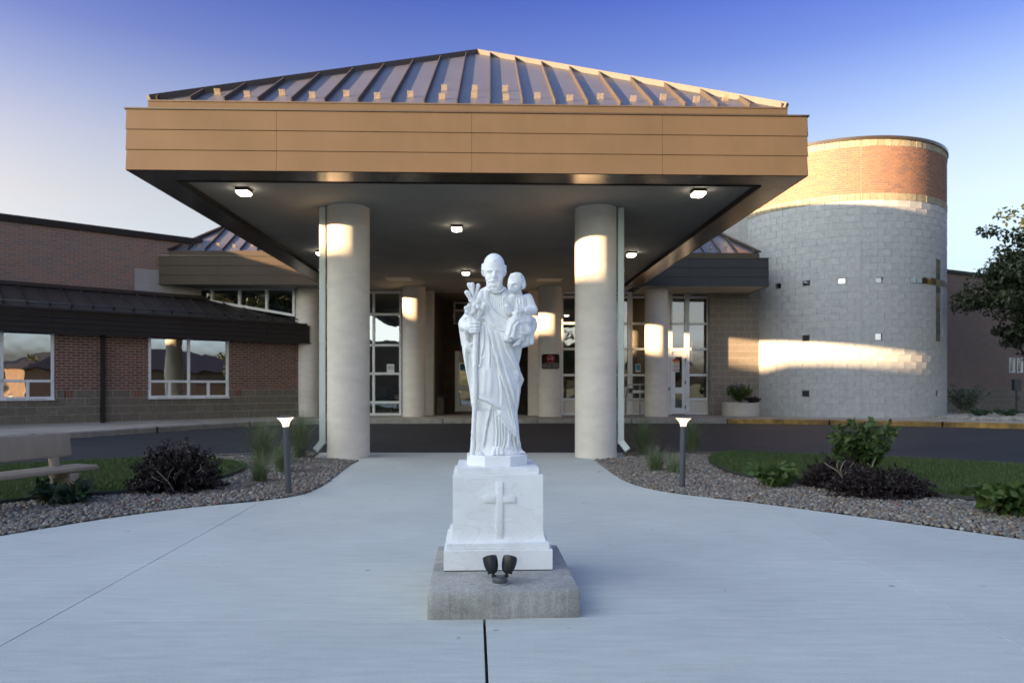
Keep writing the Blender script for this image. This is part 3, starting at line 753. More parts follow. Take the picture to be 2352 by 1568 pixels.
# roof
EI, ZE, LH = .20, 5.115, 3.84
MS = 0.4654+(5.831-ZE)/LH; ZR = ZE+MS*LH
for (a, c) in ((cl(-HWD+EI, EI), cl(HWD-EI, EI)), (cl(-HWD+EI, DPT+3, 0), cl(-HWD+EI, EI+.06)), (cl(HWD-EI, EI+.06), cl(HWD-EI, DPT+3))):
    MB().beam(a+Vector((0, 0, ZE-.085)), c+Vector((0, 0, ZE-.085)), .05, .15).build('eave_trim', M['bronze'], canopy)
    MB().beam(a+Vector((0, 0, ZE-.012)), c+Vector((0, 0, ZE-.012)), .075, .018).build('gutter_edge', M['rib'], canopy)
MB().slab([cl(-HWD+.02, .02, ZT+.004), cl(HWD-.02, .02, ZT+.004), cl(HWD-.02, DPT, ZT+.004), cl(-HWD+.02, DPT, ZT+.004)], (0, 0, -.03)).build('roof_deck', M['darkroof'], canopy)
WE = 2*(HWD-EI); half = WE/2; pitch = .4575
tri = lambda s: LH*(1-abs(2*s/WE-1))
PF = roof_face(canopy, cl(-HWD+EI, EI), cex, cey, WE, tri, ZE, MS, pitch, M['roof'], M['rib'], s_start=half-9.5*pitch+.02, breaks=[half])
MSS = (ZR-ZE)/half; LS = DPT+3-EI
side = lambda y: half*min(1, y/LH)
roof_face(canopy, cl(-HWD+EI, DPT+3), -cey, cex, LS, lambda s: side(LS-s), ZE, MSS, .55, M['roof'], M['rib'], breaks=[LS-LH])
roof_face(canopy, cl(HWD-EI, EI), cey, -cex, LS, lambda s: side(s), ZE, MSS, .55, M['roof'], M['rib'], breaks=[LH])
apex = cl(0, EI+LH, ZR)
for a in (cl(-HWD+EI, EI, ZE), cl(HWD-EI, EI, ZE), cl(0, DPT+3, ZR)):
    d = (apex-a); b = MB(); b.beam(a+Vector((0, 0, .025)), apex+Vector((0, 0, .025)), .09, .085); b.build('hip_cap' if a.z < 6 else 'ridge_cap', M['rib'], canopy)
# snow guards: clear plastic cleats, one to a pan
def guard_mesh():
    b = MB(); b.box(-.05, .05, -.03, .03, 0, .007, .002); b.box(-.042, .042, -.005, 0, .007, .085, .002)
    b.box(-.042, -.036, 0, .028, .007, .085); b.box(.036, .042, 0, .028, .007, .085); b.box(-.009, .009, 0, .022, .007, .05)
    me = bpy.data.meshes.new('snow_guard'); me.from_pydata(b.v, [], b.f); me.materials.append(M['clear']); return me
GM = guard_mesh(); slope_a = math.atan(MS)
def put_guard(parent, p, ang, tilt):
    g = bpy.data.objects.new('snow_guard', GM); C.objects.link(g); g.parent = parent
    g.location = p-wloc(parent); g.rotation_euler = (tilt, 0, ang)
cuts = [half+(k-9.5)*pitch+.02 for k in range(20)]
for k in range(19):
    s = (cuts[k]+cuts[k+1])/2
    t = .36 if k % 2 else .25
    if tri(s) > t+.1: put_guard(canopy, PF(s, t, .001), TH, slope_a)
    elif tri(s) > .3: put_guard(canopy, PF(s, .12, .001), TH, slope_a)
for k in (8, 9, 10): put_guard(canopy, PF((cuts[k]+cuts[k+1])/2, .78, .001), TH, slope_a)
# columns
def column(x, y, z0, z1, r=.351, parent=canopy):
    return MB().lathe((x, y, 0), [(r, z0), (r, z0+.02), (r, (z0+z1)/2), (r, z1)], 64).build('column', M['stucco'], parent, smooth=True, angle=40)
colL, colR = dp(800.5, 900, 11.95), dp(1368.5, 900, 12.0)
column(colL.x, colL.y, -.15, ZS); column(colR.x, colR.y, -.15, ZS)
rear_cols = [dp(u, 900, 21.6) for u in (706, 951, 1263, 1508)]
for p in rear_cols: column(p.x, p.y, ZW-.02, ZS+.02)
# downspouts beside the front columns
for cx, sgn, cy in ((colL.x, -1, colL.y), (colR.x, 1, colR.y)):
    x = cx+sgn*.405
    ds = MB().box(x-.052, x+.052, cy-.14, cy-.06, .22, ZS, .012).build('downspout', M['pipe'], canopy)
    b = MB(); b.beam((x, cy-.10, .27), (x+sgn*.11, cy-.16, .12), .104, .08, (0, 1, 0), .01); b.build('downspout_shoe', M['pipe'], ds)
    for z in (.62, 1.9, 3.1): MB().box(x-.058, x+.058, cy-.146, cy-.06, z, z+.03, .004).build('downspout_strap', M['pipe'], ds)

M['bronze_shade'] = metal_panel('shade_toned_bronze', (.030, .031, .034), .5, .0, spec=.2)  # bronze darkened so the right fascia carries the canopy's shade in its colour
# ------------------------------------------------------------------ entrance block behind the canopy
eb = thing('entrance_block', (0, 22.5, ZW), 'glazed entrance block with dark metal fascia behind the canopy', 'building')
ebF = Wall((-10.13, 20.42), (1, .0235)); ebx = ebF.ex; eby = -ebF.n
Lc = (cl(-HWD, 10.9)-ebF.O).dot(ebx); Rc = (cl(HWD, 10.9)-ebF.O).dot(ebx); Re = 17.65
fl = Wall(ebF.O, ebx); fascia(fl, Lc-.03, [1.7, 3.4], eb, M['bronze'])
frt = Wall(ebF.pt(Rc+.03, 0), ebx); fascia(frt, Re-Rc-.03, [1.4], eb, M['bronze_shade'])
fsl = Wall(ebF.O+eby*3.0, -eby); fascia(fsl, 3.0-.004, [], eb, M['bronze'])
fsr = Wall(ebF.pt(Re, 0), eby); fascia(fsr, 1.9, [], eb, M['bronze'])
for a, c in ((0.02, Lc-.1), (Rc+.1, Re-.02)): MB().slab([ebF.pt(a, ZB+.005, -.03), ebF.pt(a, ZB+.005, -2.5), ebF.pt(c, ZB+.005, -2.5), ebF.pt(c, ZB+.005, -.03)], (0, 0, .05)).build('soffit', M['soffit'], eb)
def eb_face(s0, L, tm, start, brk, guards):
    E = ebF.pt(s0, 0, -EI); E.z = 0
    Pq = roof_face(eb, E, ebx, eby, L, tm, ZE, .62, .5, M['roof'], M['rib'], s_start=start, breaks=brk)
    MB().beam(E+Vector((0, 0, ZE-.085)), E+ebx*L+Vector((0, 0, ZE-.085)), .05, .15).build('eave_trim', M['bronze'], eb)
    for s, t in guards: put_guard(eb, Pq(s, t, .001), ebx.y, math.atan(.62))
    return Pq
lt = lambda s: min(3.4, s/.55)
PL = eb_face(EI, Lc+2.5, lt, .52, [.55*3.4], [(.78, .24), (1.27, .34), (1.77, .25), (2.27, .34), (2.77, .25), (3.27, .34)])
rt0 = Re-EI-(Rc-2.0)
PR = eb_face(Rc-2.0, rt0, lambda s: min(3.4, (rt0-s)/.55), .4, [rt0-.55*3.4], [(2.65, .3), (3.15, .24), (3.65, .3), (4.15, .24), (4.65, .3)])
for q, a, c in ((PL, 0, .55*3.4), (PR, rt0, rt0-.55*3.4)):
    MB().beam(q(a, 0, .04), q(c, 3.4, .04), .16, .05).build('hip_cap', M['darkroof'], eb)
hx = ebF.O+eby*.2
roof_face(eb, ebF.O+ebx*EI+eby*3.6, -eby, ebx, 3.4, lambda s: (3.4-s)*.55, ZE, .62/.55, .5, M['darkroof'], M['rib'])
roof_face(eb, ebF.pt(Re-EI, 0, -EI), eby, -ebx, 3.4, lambda s: s*.55, ZE, .62/.55, .5, M['roof'], M['rib'])
# clerestory above the low wing roof: trapezoid panes
cw = Wall((-14, 21.42), (1, .0)); yq = 21.42
qs = [dp(u, v, yq) for u, v in ((424, 664), (675, 664), (675, 724), (424, 681))]
us = [424, 487, 550.6, 612.8, 675]
def bot(u): return 681+(u-424)/(675-424)*(724-681)
b = MB()
for u in us: b.beam(dp(u, 650, yq), dp(u, bot(u)+1, yq), .07, .09, (0, 1, 0))
b.beam(dp(420, 664, yq-.004), dp(678, 664, yq-.004), .09, .06, (0, 0, 1)); b.beam(dp(421, bot(421), yq-.004), dp(678, bot(678), yq-.004), .09, .075, (0, 0, 1))
clr = b.build('clerestory_window', M['white'], eb)
for u, w in zip(us, us[1:]):
    MB().quad(dp(u+1.5, bot(u+1.5), yq+.02), dp(w-1.5, bot(w-1.5), yq+.02), dp(w-1.5, 655, yq+.02), dp(u+1.5, 655, yq+.02)).build('pane', M['glass_r'], clr)
MB().box(-12.5, -6.0, 21.55, 21.75, 2.2, 3.2).build('spandrel', M['darkfascia'], eb)
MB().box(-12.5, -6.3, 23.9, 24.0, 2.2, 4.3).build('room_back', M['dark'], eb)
# brick return left of the clerestory
bw = Wall((-10.55, 21.36), (1, 0))
sh = wall_sheet(bw, 0, bw.su(421), 3.0, 4.12, []).build('wall', M['mortar'], eb)
pieces(sh, 'brick', 'brickwork', M['brick'], wall_items(bw, bond(0, bw.su(421), 3.0, 4.1, BW, BH), .006))

# glazed front
GY = 22.5
gw = Wall((-8, GY-.24), (1, .03))
gz = lambda v: H+(HV-v)/F*GY
su = lambda u: gw.su(u)
zl = [ZW+.03, gz(923.6), gz(858), gz(793), gz(722.6), ZS-.04]
curt = window(eb, gw, [su(736), su(797), su(858), su(919.5)], zl, .075, 0, .12, M['glass'], name='curtain_wall')
zr = [ZW+.03, gz(917), gz(861), gz(801), gz(742), gz(681), ZS-.03]
ssr = [su(1291), su(1340), su(1392), su(1445)]
cur2 = window(eb, gw, ssr, zr, .075, 0, .12, M['glass'], name='curtain_wall', skip={(i, zr[0]) for i in range(3)})
ss3 = [su(1445)+.077, su(1500), su(1537)]
cur3 = window(eb, gw, ss3, zr, .065, 0, .12, M['glass'], name='curtain_wall', skip={(i, zr[0]) for i in range(2)})
ss4 = [su(1581), su(1627)]
cur4 = window(eb, gw, ss4, zr, .075, 0, .12, M['glass'], name='curtain_wall', skip={(0, zr[0])})
ss5 = [su(1537)+.075, su(1581)-.077]; zd = gz(801)
cur5 = window(eb, gw, ss5, [zd, gz(742), gz(681), ZS-.03], .06, 0, .12, M['glass'], name='transom')
M['panelw'] = mat('cream_panel', (.55, .52, .47), .6, var=.04)
for a, c in list(zip(ssr, ssr[1:]))+list(zip(ss3, ss3[1:]))+[tuple(ss4)]:
    frame_bars(gw, [(a+.037, c-.037, zr[0]+.037, zr[1]-.037)], -.05, .04).build('base_panel', M['panelw'], eb)
def door(parent, W, a, c, z0, z1, o=0.0, mid=.95):
    f = .055; st = .10
    fr = frame_bars(W, [(a, a+f, z0, z1), (c-f, c, z0, z1), (a+f, c-f, z1-f, z1)], o+.01, .14).build('door_frame', M['white'], parent)
    rects = [(a+f+.004, a+f+st, z0+.02, z1-f-.01), (c-f-st, c-f-.004, z0+.02, z1-f-.01), (a+f+st, c-f-st, z0+.02, z0+.22), (a+f+st, c-f-st, z1-f-.16, z1-f-.01), (a+f+st, c-f-st, mid, mid+.19)]
    dr = frame_bars(W, rects, o-.01, .05).build('door', M['white'], parent)
    for q0, q1 in ((z0+.22, mid), (mid+.19, z1-f-.16)):
        MB().quad(W.pt(a+f+st, q0, o-.035), W.pt(c-f-st, q0, o-.035), W.pt(c-f-st, q1, o-.035), W.pt(a+f+st, q1, o-.035)).build('pane', M['glass'], dr)
    for z in (z0+.25, (z0+z1)/2, z1-.3): MB().boxm(W.pt(c-f-.002, z, o+.008), W.ex*.012, W.n*.014, (0, 0, .055)).build('hinge', M['black'], dr)
    return dr
door(eb, gw, su(1537)+.04, su(1578), ZW+.005, zd-.03)
# pilasters beside the recess, recess brick wall with a door
for u0, u1 in ((976, 996), (1213, 1238)):
    p0, p1 = dp(u0, 900, GY), dp(u1, 900, GY); MB().box(p0.x, p1.x, GY-.15, GY+.35, ZW, ZS).build('pilaster', M['stucco'], eb)
RY = 25.2; rw = Wall((-3.6, RY), (1, .02))
ra, rb = rw.su(990), rw.su(1232)
dw0, dw1 = rw.su(1045), rw.su(1045)+1.0; dz1 = 2.42
up0, up1, uz0, uz1 = rw.su(1043), rw.su(1043)+.85, 3.38, ZS-.02
holes = [(dw0, dw1, ZW, dz1), (up0, up1, uz0, uz1)]
rsh = wall_sheet(rw, ra-.5, rb+.5, ZW, ZS+.05, holes).build('recess_wall', M['soil'], eb)
cells_b, cells_k = [], []
z = ZW
for k in range(12):
    if z > ZS: break
    cells_k += bond(ra-.5, rb+.5, z, min(z+KH, ZS), KW, KH, holes=holes, s_ref=.1*k); z += KH
    if z < ZS: cells_b += bond(ra-.5, rb+.5, z, min(z+4*BH, ZS), BW, BH, holes=holes); z += 4*BH
rvis = lambda u, v, c: (996 < u < 1075 or 1190 < u < 1230) and v < 945
M['brick_shade'] = piece_mat('shade_toned_brick', [(.07, .035, .025), (.055, .03, .022), (.08, .038, .026)], bump=.3); M['split_shade'] = piece_mat('shade_toned_split_block', [(.06, .05, .04), (.05, .043, .035)], grain=.4, bump=.8)  # wall brick and block with the recess shade put into their colours
pieces(rsh, 'brick', 'brickwork', M['brick_shade'], wall_items(rw, cells_b, .008), rvis)
pieces(rsh, 'block', 'blockwork', M['split_shade'], wall_items(rw, cells_k, .008), rvis)
door(eb, rw, dw0, dw1, ZW+.005, dz1, .0, 1.0)
window(eb, rw, [up0, (up0+up1)/2+.2, up1], [uz0, (uz0+uz1)/2+.1, uz1], .07, .0, .1, M['glass'], fm=M['stucco'])
for x_ in (-2.6, .68): MB().box(x_, x_+.15, GY+.2, RY, ZW, ZS).build('recess_side_wall', M['split_shade'], eb)
# tan block wall that joins the round tower, rising above the side roof
kw = Wall((0, 22.32), (1, .02)); k0, k1 = kw.su(1630), 9.3
ksh = wall_sheet(kw, k0, k1, ZW-.05, ZB+.3, []).build('wall', M['mortar_l'], eb)
ksh2 = MB().box(6.0, 9.3, 23.0, 23.25, ZB, 6.76).build('parapet_wall', M['mortar_l'], eb)
pieces(ksh, 'block', 'blockwork', M['block_b'], wall_items(kw, bond(k0, k1, ZW-.01, ZB+.2, KW, KH, s_ref=k0+.1), .004), lambda u, v, c: u < 1735 and v > 655)
kw2 = Wall((0, 23.0), (1, 0))
pieces(ksh2, 'block', 'blockwork', M['block'], wall_items(kw2, bond(6.0, 9.3, 4.9, 6.75, KW, KH), .004), lambda u, v, c: 1685 < u < 1740 and v > 480)
# rooms behind the glass
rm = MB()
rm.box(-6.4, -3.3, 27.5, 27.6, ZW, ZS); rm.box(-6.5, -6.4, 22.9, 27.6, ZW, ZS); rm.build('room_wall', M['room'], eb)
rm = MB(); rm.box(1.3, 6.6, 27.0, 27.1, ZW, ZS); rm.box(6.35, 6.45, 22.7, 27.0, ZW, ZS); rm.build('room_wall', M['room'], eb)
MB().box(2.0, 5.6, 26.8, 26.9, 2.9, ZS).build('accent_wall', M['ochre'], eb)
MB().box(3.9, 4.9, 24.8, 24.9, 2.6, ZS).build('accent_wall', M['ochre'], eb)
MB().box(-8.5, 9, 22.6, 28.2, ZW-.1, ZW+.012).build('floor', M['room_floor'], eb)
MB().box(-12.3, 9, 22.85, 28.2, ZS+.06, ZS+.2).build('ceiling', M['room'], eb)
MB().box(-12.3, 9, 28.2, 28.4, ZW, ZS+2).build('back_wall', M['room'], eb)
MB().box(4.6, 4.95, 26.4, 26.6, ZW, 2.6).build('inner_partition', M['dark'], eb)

# ------------------------------------------------------------------ low brick wing and the tall hall behind it
A = Vector((-11.92, 16.56, 0)); Bp = Vector((-6.25, 21.44, 0))
ww = Wall(A, Bp-A); WL = (Bp-A).length
WZ0, WZ1, WZ2 = .28, .28+4*KH, .28+4*KH+20*BH
wing = thing('low_wing', (A.x, A.y, .26), 'low red brick wing with dark metal roof and white framed windows', 'building')
w2a, w2m, w2b = ww.su(344), ww.su(434), ww.su(523)
w1b = ww.su(121); wid = w2b-w2a; w1a = w1b-wid
wz0 = .28+3*KH-.02; wz1 = WZ2+.0
whole = [(w2a-.025, w2b+.025, wz0, wz1+.2), (w1a-.025, w1b+.025, wz0, wz1+.2)]
S0 = -5.0; S1 = WL+.1
sh = wall_sheet(ww, S0, S1, WZ0-.2, WZ2+.3, whole).build('wall', M['mortar_d'], wing)
dsp = ww.su(235)
sold = [ww.su(157), ww.su(318), ww.su(547)]
sold_h = [(q-.105, q+.105, WZ1-KH, WZ1) for q in sold]
wv = lambda u, v, c: u < 690
pieces(sh, 'brick', 'brickwork', M['brick'], wall_items(ww, bond(S0, S1, WZ1, WZ2, BW, BH, .013, whole+[(dsp-.012, dsp+.012, 0, 9)]), .004, rough=.002), wv)
pieces(sh, 'block', 'blockwork', M['split'], wall_items(ww, bond(S0, S1, WZ0, WZ1, KW, KH, .015, whole+sold_h, s_ref=.1), .010, rough=.008), wv)
it = []
for q in sold:
    for k in (-1, 0, 1): it.append((ww.pt(q+k*.068, WZ1-KH/2, .006-.025), ww.ex, .058, KH-.012, .05))
pieces(sh, 'soldier_brick', 'brickwork', M['brick'], it)
zrail = ww.zv(434, 876)
for a, m, c in ((w2a, w2m, w2b), (w1a, (w1a+w1b)/2, w1b)):
    q1, q3 = (a+m)/2, (m+c)/2
    window(wing, ww, [a, q1, m, q3, c], [wz0+.03, zrail, wz1+.05], .062, .01, .1, M['glass_r'], omit_v={(1, zrail), (3, zrail)})
    MB().boxm(ww.pt((a+c)/2, wz0-.012, .01), ww.ex*((c-a)/2+.04), ww.n*.05, (0, 0, .014)).build('window_sill', M['white'], wing)
rmw = MB()
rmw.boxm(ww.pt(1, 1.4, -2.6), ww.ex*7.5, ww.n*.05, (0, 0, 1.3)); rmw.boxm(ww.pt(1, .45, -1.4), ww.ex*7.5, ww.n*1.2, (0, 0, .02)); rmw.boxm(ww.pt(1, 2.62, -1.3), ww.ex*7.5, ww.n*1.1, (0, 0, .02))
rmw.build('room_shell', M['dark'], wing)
# fascia, roof, snow rail, downspout
OV = .28
wf = Wall(ww.pt(S0, 0, OV), ww.ex); FL = WL-S0+.02; wzb, wzt = 2.45, 2.95
fascia(wf, FL, [3.0, 6.0, 9.0, 11.2], wing, M['darkfascia'], wzb, wzt, 4, .01)
b = MB(); b.slab([ww.pt(S0, wzb+.01, OV-.02), ww.pt(S0, wzb+.01, -.02), ww.pt(S1, wzb+.01, -.02), ww.pt(S1, wzb+.01, OV-.02)], (0, 0, .02)); b.build('soffit', M['darkfascia'], wing)
b = MB(); b.boxm(wf.pt(FL, (wzb+wzt)/2, -.16), wf.ex*.012, wf.n*.14, (0, 0, (wzt-wzb)/2)); b.build('fascia_end', M['darkfascia'], wing)
WS = .38; GP = 1.836
xw = 21.36
def wing_t(s):                                       # run of the roof until it meets the hall or the entrance block
    P = wf.pt(s, 0); dirn = -ww.n
    t_hall = GP+OV+.02
    t_eb = (xw-P.y)/dirn.y if dirn.y > 1e-6 else 99
    return max(0, min(t_hall, t_eb))
brk = None
for k in range(4000):
    s = FL*k/4000
    if wing_t(s) < GP+OV: brk = s; break
WPn = roof_face(wing, wf.pt(0, 0, .03), wf.ex, -ww.n, FL-.02, wing_t, wzt+.015, WS, .46, M['darkroof'], M['darkroof'], breaks=[brk] if brk else [], rib_h=.05)
b = MB(); b.beam(WPn(0, GP+OV, .05), WPn(brk-.05, GP+OV, .05), .14, .10); b.build('roof_flashing', M['darkroof'], wing)
b = MB(); b.tube([WPn(0, .34, .10), WPn(FL-.25, .34, .10)], .018, 8); rail = b.build('snow_rail', M['bollard'], wing, smooth=True)
for k in range(1, 26):
    s = FL-.46*k-.08
    if s < .1: break
    MB().beam(WPn(s, .34, .0), WPn(s, .34, .12), .03, .05, wf.ex).build('rail_bracket', M['darkroof'], rail)
MB().beam(WPn(0, .04, .03), WPn(FL-.1, .04, .03), .10, .06).build('gutter_edge', M['darkfascia'], wing)
dn = MB().boxm(ww.pt(dsp, 1.36, .05), ww.ex*.05, ww.n*.04, (0, 0, 1.1), .008).build('downspout', M['darkfascia'], wing)
for z in (.6, 1.5): MB().boxm(ww.pt(dsp, z, .05), ww.ex*.06, ww.n*.045, (0, 0, .015)).build('downspout_strap', M['darkfascia'], dn)

hall = thing('brick_hall', (-13, 18, .26), 'tall brown brick hall with flat dark coping behind the low wing', 'building')
hw = Wall(ww.pt(0, 0, -GP), ww.ex); HZ = 5.42; H1 = hw.su(434)+.35
gb0, gb1 = hw.su(309), H1; gbz1 = hw.zv(330, 617); ncol = int((gb1-gb0)/.2032)
gh = [(gb0, gb1, 3.0, gbz1)]
sh = wall_sheet(hw, -5, H1, 2.8, HZ, []).build('wall', M['mortar'], hall)
pieces(sh, 'brick', 'brickwork', M['brick_b'], wall_items(hw, bond(-5, H1, 3.5, HZ-.02, BW, BH, .013, gh), .004, rough=.002), lambda u, v, c: v < 680)
it = []
for r in range(5):
    for k in range(ncol):
        a = gb0+k*.2032; z = gbz1-(r+1)*.2032
        it.append((hw.pt(a+.1016, z+.1016, .003-.025), hw.ex, .188, .188, .05))
pieces(sh, 'square_block', 'blockwork', piece_mat('pale_square_block', [(.30, .29, .28), (.27, .265, .26), (.32, .31, .30)], grain=.1), it)
MB().boxm(hw.pt((H1-5)/2, HZ+.04, -.1), hw.ex*((H1+5)/2+.02), hw.n*.17, (0, 0, .07)).build('coping', M['darkfascia'], hall)
MB().boxm(hw.pt((H1-5)/2, HZ+.128, -.1), hw.ex*((H1+5)/2+.02), hw.n*.15, (0, 0, .016)).build('coping_cap', M['darkroof'], hall)
MB().boxm(hw.pt((H1-5)/2, 2.6, -3.2), hw.ex*((H1+5)/2-.05), hw.n*2.9, (0, 0, 2.75)).build('hall_body', M['brick_b'], hall)

# ------------------------------------------------------------------ round tower
TC = Vector((10.76, 23.76, 0)); TR = 3.22
tower = thing('round_tower', (TC.x, TC.y, .2), 'round tower of smooth grey block with an orange brick band on top', 'tower')
def tw(a, z, o=0.0): return TC+Vector((math.sin(a), -math.cos(a), 0))*(TR+o)+Vector((0, 0, z))   # a=0 faces -Y, grows to +X
def t_ang(u):                                        # first hit of image column u
    k = (u-U0)/F; d = Vector((k, 1, 0)).normalized(); bq = d.dot(TC); cq = TC.dot(TC)-TR*TR; disc = bq*bq-cq
    if disc < 0: return None
    P = d*(bq-math.sqrt(disc))-TC; return math.atan2(P.x, -P.y)
def t_z(u, v): return H+(HV-v)/F*tw(t_ang(u), 0).y
Z_S = .26; NCO = 31; Z_1 = Z_S+NCO*KH; Z_2 = Z_1+KH; Z_3 = Z_2+20*BH; Z_4 = Z_3+KH; 
A0, A1 = math.radians(-80), math.radians(112)
openings = []                                        # (a0,a1,z0,z1) on the cylinder
def sq(u, v, w=.215, h=.215):
    a, z = t_ang(u), t_z(u, v); openings.append((a-w/2/TR, a+w/2/TR, z-h/2, z+h/2)); return openings[-1]
squares = [sq(*p) for p in ((1787, 655), (1852, 648), (1934, 643), (2020, 641), (1851, 775), (2019, 773), (1850, 905), (2153, 905))]
ca = t_ang(2155); cz1, cz0 = t_z(2155, 595), t_z(2155, 784); chz = t_z(2155, 648); cw_ = .30
ch0 = t_ang(2090); ch1 = ca+(ca-ch0)
cells_c = []
nv = 12; hh = (cz1-cz0)/nv
for k in range(nv): cells_c.append((ca-cw_/2/TR, ca+cw_/2/TR, cz0+k*hh, cz0+(k+1)*hh))
nh = 5; da = (ca-cw_/2/TR-ch0)/nh
for k in range(nh): cells_c.append((ch0+k*da, ch0+(k+1)*da, chz-.10, chz+.10))
for k in range(nh): cells_c.append((ca+cw_/2/TR+k*da, ca+cw_/2/TR+(k+1)*da, chz-.10, chz+.10))
openings += [(ca-cw_/2/TR, ca+cw_/2/TR, cz0, cz1), (ch0, ch1, chz-.10, chz+.10)]
# backing shell with openings
def shell(a0, a1, z0, z1, holes, o=-.004, t=.15):
    n = 150; ss = sorted({a0+(a1-a0)*i/n for i in range(n+1)}|{q for h in holes for q in h[:2]})
    zs = sorted({z0, z1}|{q for h in holes for q in h[2:4] if z0 < q < z1}); b = MB()
    for x, y in zip(ss, ss[1:]):
        for d, e in zip(zs, zs[1:]):
            xm, zm = (x+y)/2, (d+e)/2
            if any(h[0] < xm < h[1] and h[2] < zm < h[3] for h in holes):
                continue
            b.quad(tw(x, d, o), tw(y, d, o), tw(y, e, o), tw(x, e, o))
    for h in holes:
        z0_, z1_ = h[2], h[3]
        for x in (h[0], h[1]): b.quad(tw(x, z0_, o), tw(x, z0_, o-t), tw(x, z1_, o-t), tw(x, z1_, o))
        for z_ in (z0_, z1_): b.quad(tw(h[0], z_, o), tw(h[1], z_, o), tw(h[1], z_, o-t), tw(h[0], z_, o-t))
    return b
core = shell(A0, A1, Z_S-.1, Z_4, openings).build('wall', M['mortar_l'], tower, smooth=False)
def ring_items(cells, proud, t=.05, rough=0.0):
    it = []
    for a, c, z0, z1 in cells:
        th = (a+c)/2/TR; ex = Vector((math.cos(th), math.sin(th), 0)); pr = proud+(random.random()-.5)*rough
        it.append((tw(th, (z0+z1)/2, pr-t/2), ex, c-a, z1-z0, t))
    return it
hl = [(h[0]*TR, h[1]*TR, h[2], h[3]) for h in openings]
cj = t_ang(1977)*TR
jh = [(cj-.008, cj+.008, 0, 20)]
def tvis(u, v, c):
    d = (c-TC); d.z = 0; return (c.x*d.x+c.y*d.y) < -.1*abs(TR) and u > 1738
pieces(core, 'block', 'blockwork', M['block'], ring_items(bond(A0*TR, A1*TR, Z_S, Z_1, KW, KH, .007, hl+jh), .002, rough=.005), tvis)
pieces(core, 'rough_block', 'blockwork', M['split_l'], ring_items(bond(A0*TR, A1*TR, Z_1, Z_2, KW*.5, KH, .012, jh), .012, rough=.012)+ring_items(bond(A0*TR, A1*TR, Z_3, Z_4, KW*.5, KH, .012, jh), .012, rough=.012), tvis)
pieces(core, 'brick', 'brickwork', M['brick_t'], ring_items(bond(A0*TR, A1*TR, Z_2, Z_3, BW, BH, .010, jh), .005, rough=.002), tvis)
b = MB(); n = 120
for k in range(n):
    x, y = A0-.3+(A1-A0+.6)*k/n, A0-.3+(A1-A0+.6)*(k+1)/n
    for (o0, z0, o1, z1) in ((.05, Z_4-.005, .05, Z_4+.085), (.05, Z_4+.085, -.25, Z_4+.095), (.05, Z_4-.005, -.02, Z_4-.005)):
        b.quad(tw(x, z0, o0), tw(y, z0, o0), tw(y, z1, o1), tw(x, z1, o1))
b.build('metal_cap', M['trim'], tower, smooth=True, angle=40)
b = MB(); pts = [tw(2*math.pi*k/64, Z_4, -.2) for k in range(64)]; b.add(pts, [tuple(range(64))]); b.build('roof_membrane', M['darkroof'], tower)
b = MB()
for k in range(48):
    x, y = A1+(2*math.pi-(A1-A0))*k/48, A1+(2*math.pi-(A1-A0))*(k+1)/48
    b.quad(tw(x, 0, -.01), tw(y, 0, -.01), tw(y, Z_4, -.01), tw(x, Z_4, -.01))
b.build('rear_wall', M['block'], tower)
for h in squares:
    fr = MB()
    for q in ((h[0], h[1], h[2], h[2]+.018), (h[0], h[1], h[3]-.018, h[3]), (h[0], h[0]+.018/TR, h[2], h[3]), (h[1]-.018/TR, h[1], h[2], h[3])):
        fr.add([tw(q[0], q[2], -.05), tw(q[1], q[2], -.05), tw(q[1], q[3], -.05), tw(q[0], q[3], -.05)], [(0, 1, 2, 3)])
    fo = fr.build('window', M['bollard'], tower)
    MB().quad(tw(h[0], h[2], -.06), tw(h[1], h[2], -.06), tw(h[1], h[3], -.06), tw(h[0], h[3], -.06)).build('pane', M['glass_t'], fo)
amber = piece_mat('amber_glass_block', [(.10, .065, .018), (.03, .022, .012), (.20, .13, .035), (.05, .035, .015)], rough=.5, grain=.3, bump=0, spec=.08); palegl = piece_mat('pale_glass_block', [(.42, .48, .46), (.36, .42, .41)], rough=.3, grain=.1, bump=0)
for a, c, z0, z1 in cells_c:
    g = .012
    MB().quad(tw(a+g/TR, z0+g, .006), tw(c-g/TR, z0+g, .006), tw(c-g/TR, z1-g, .006), tw(a+g/TR, z1-g, .006)).build('glass_block', palegl if (a < ch0+da*1.5) else amber, core)
b = MB()
for a, c, z0, z1 in ((ca-cw_/2/TR, ca+cw_/2/TR, cz0, cz1), (ch0, ca-cw_/2/TR, chz-.1, chz+.1), (ca+cw_/2/TR, ch1, chz-.1, chz+.1)):
    n = 12
    for k in range(n):
        x, y = a+(c-a)*k/n, a+(c-a)*(k+1)/n; b.quad(tw(x, z0, .002), tw(y, z0, .002), tw(y, z1, .002), tw(x, z1, .002))
b.build('cross_backing', M['black'], core)
b = MB(); b.lathe((TC.x, TC.y, 0), [(TR-.35, .3), (TR-.35, 6.4)], 48); b.build('inner_lining', M['ochre'], tower)

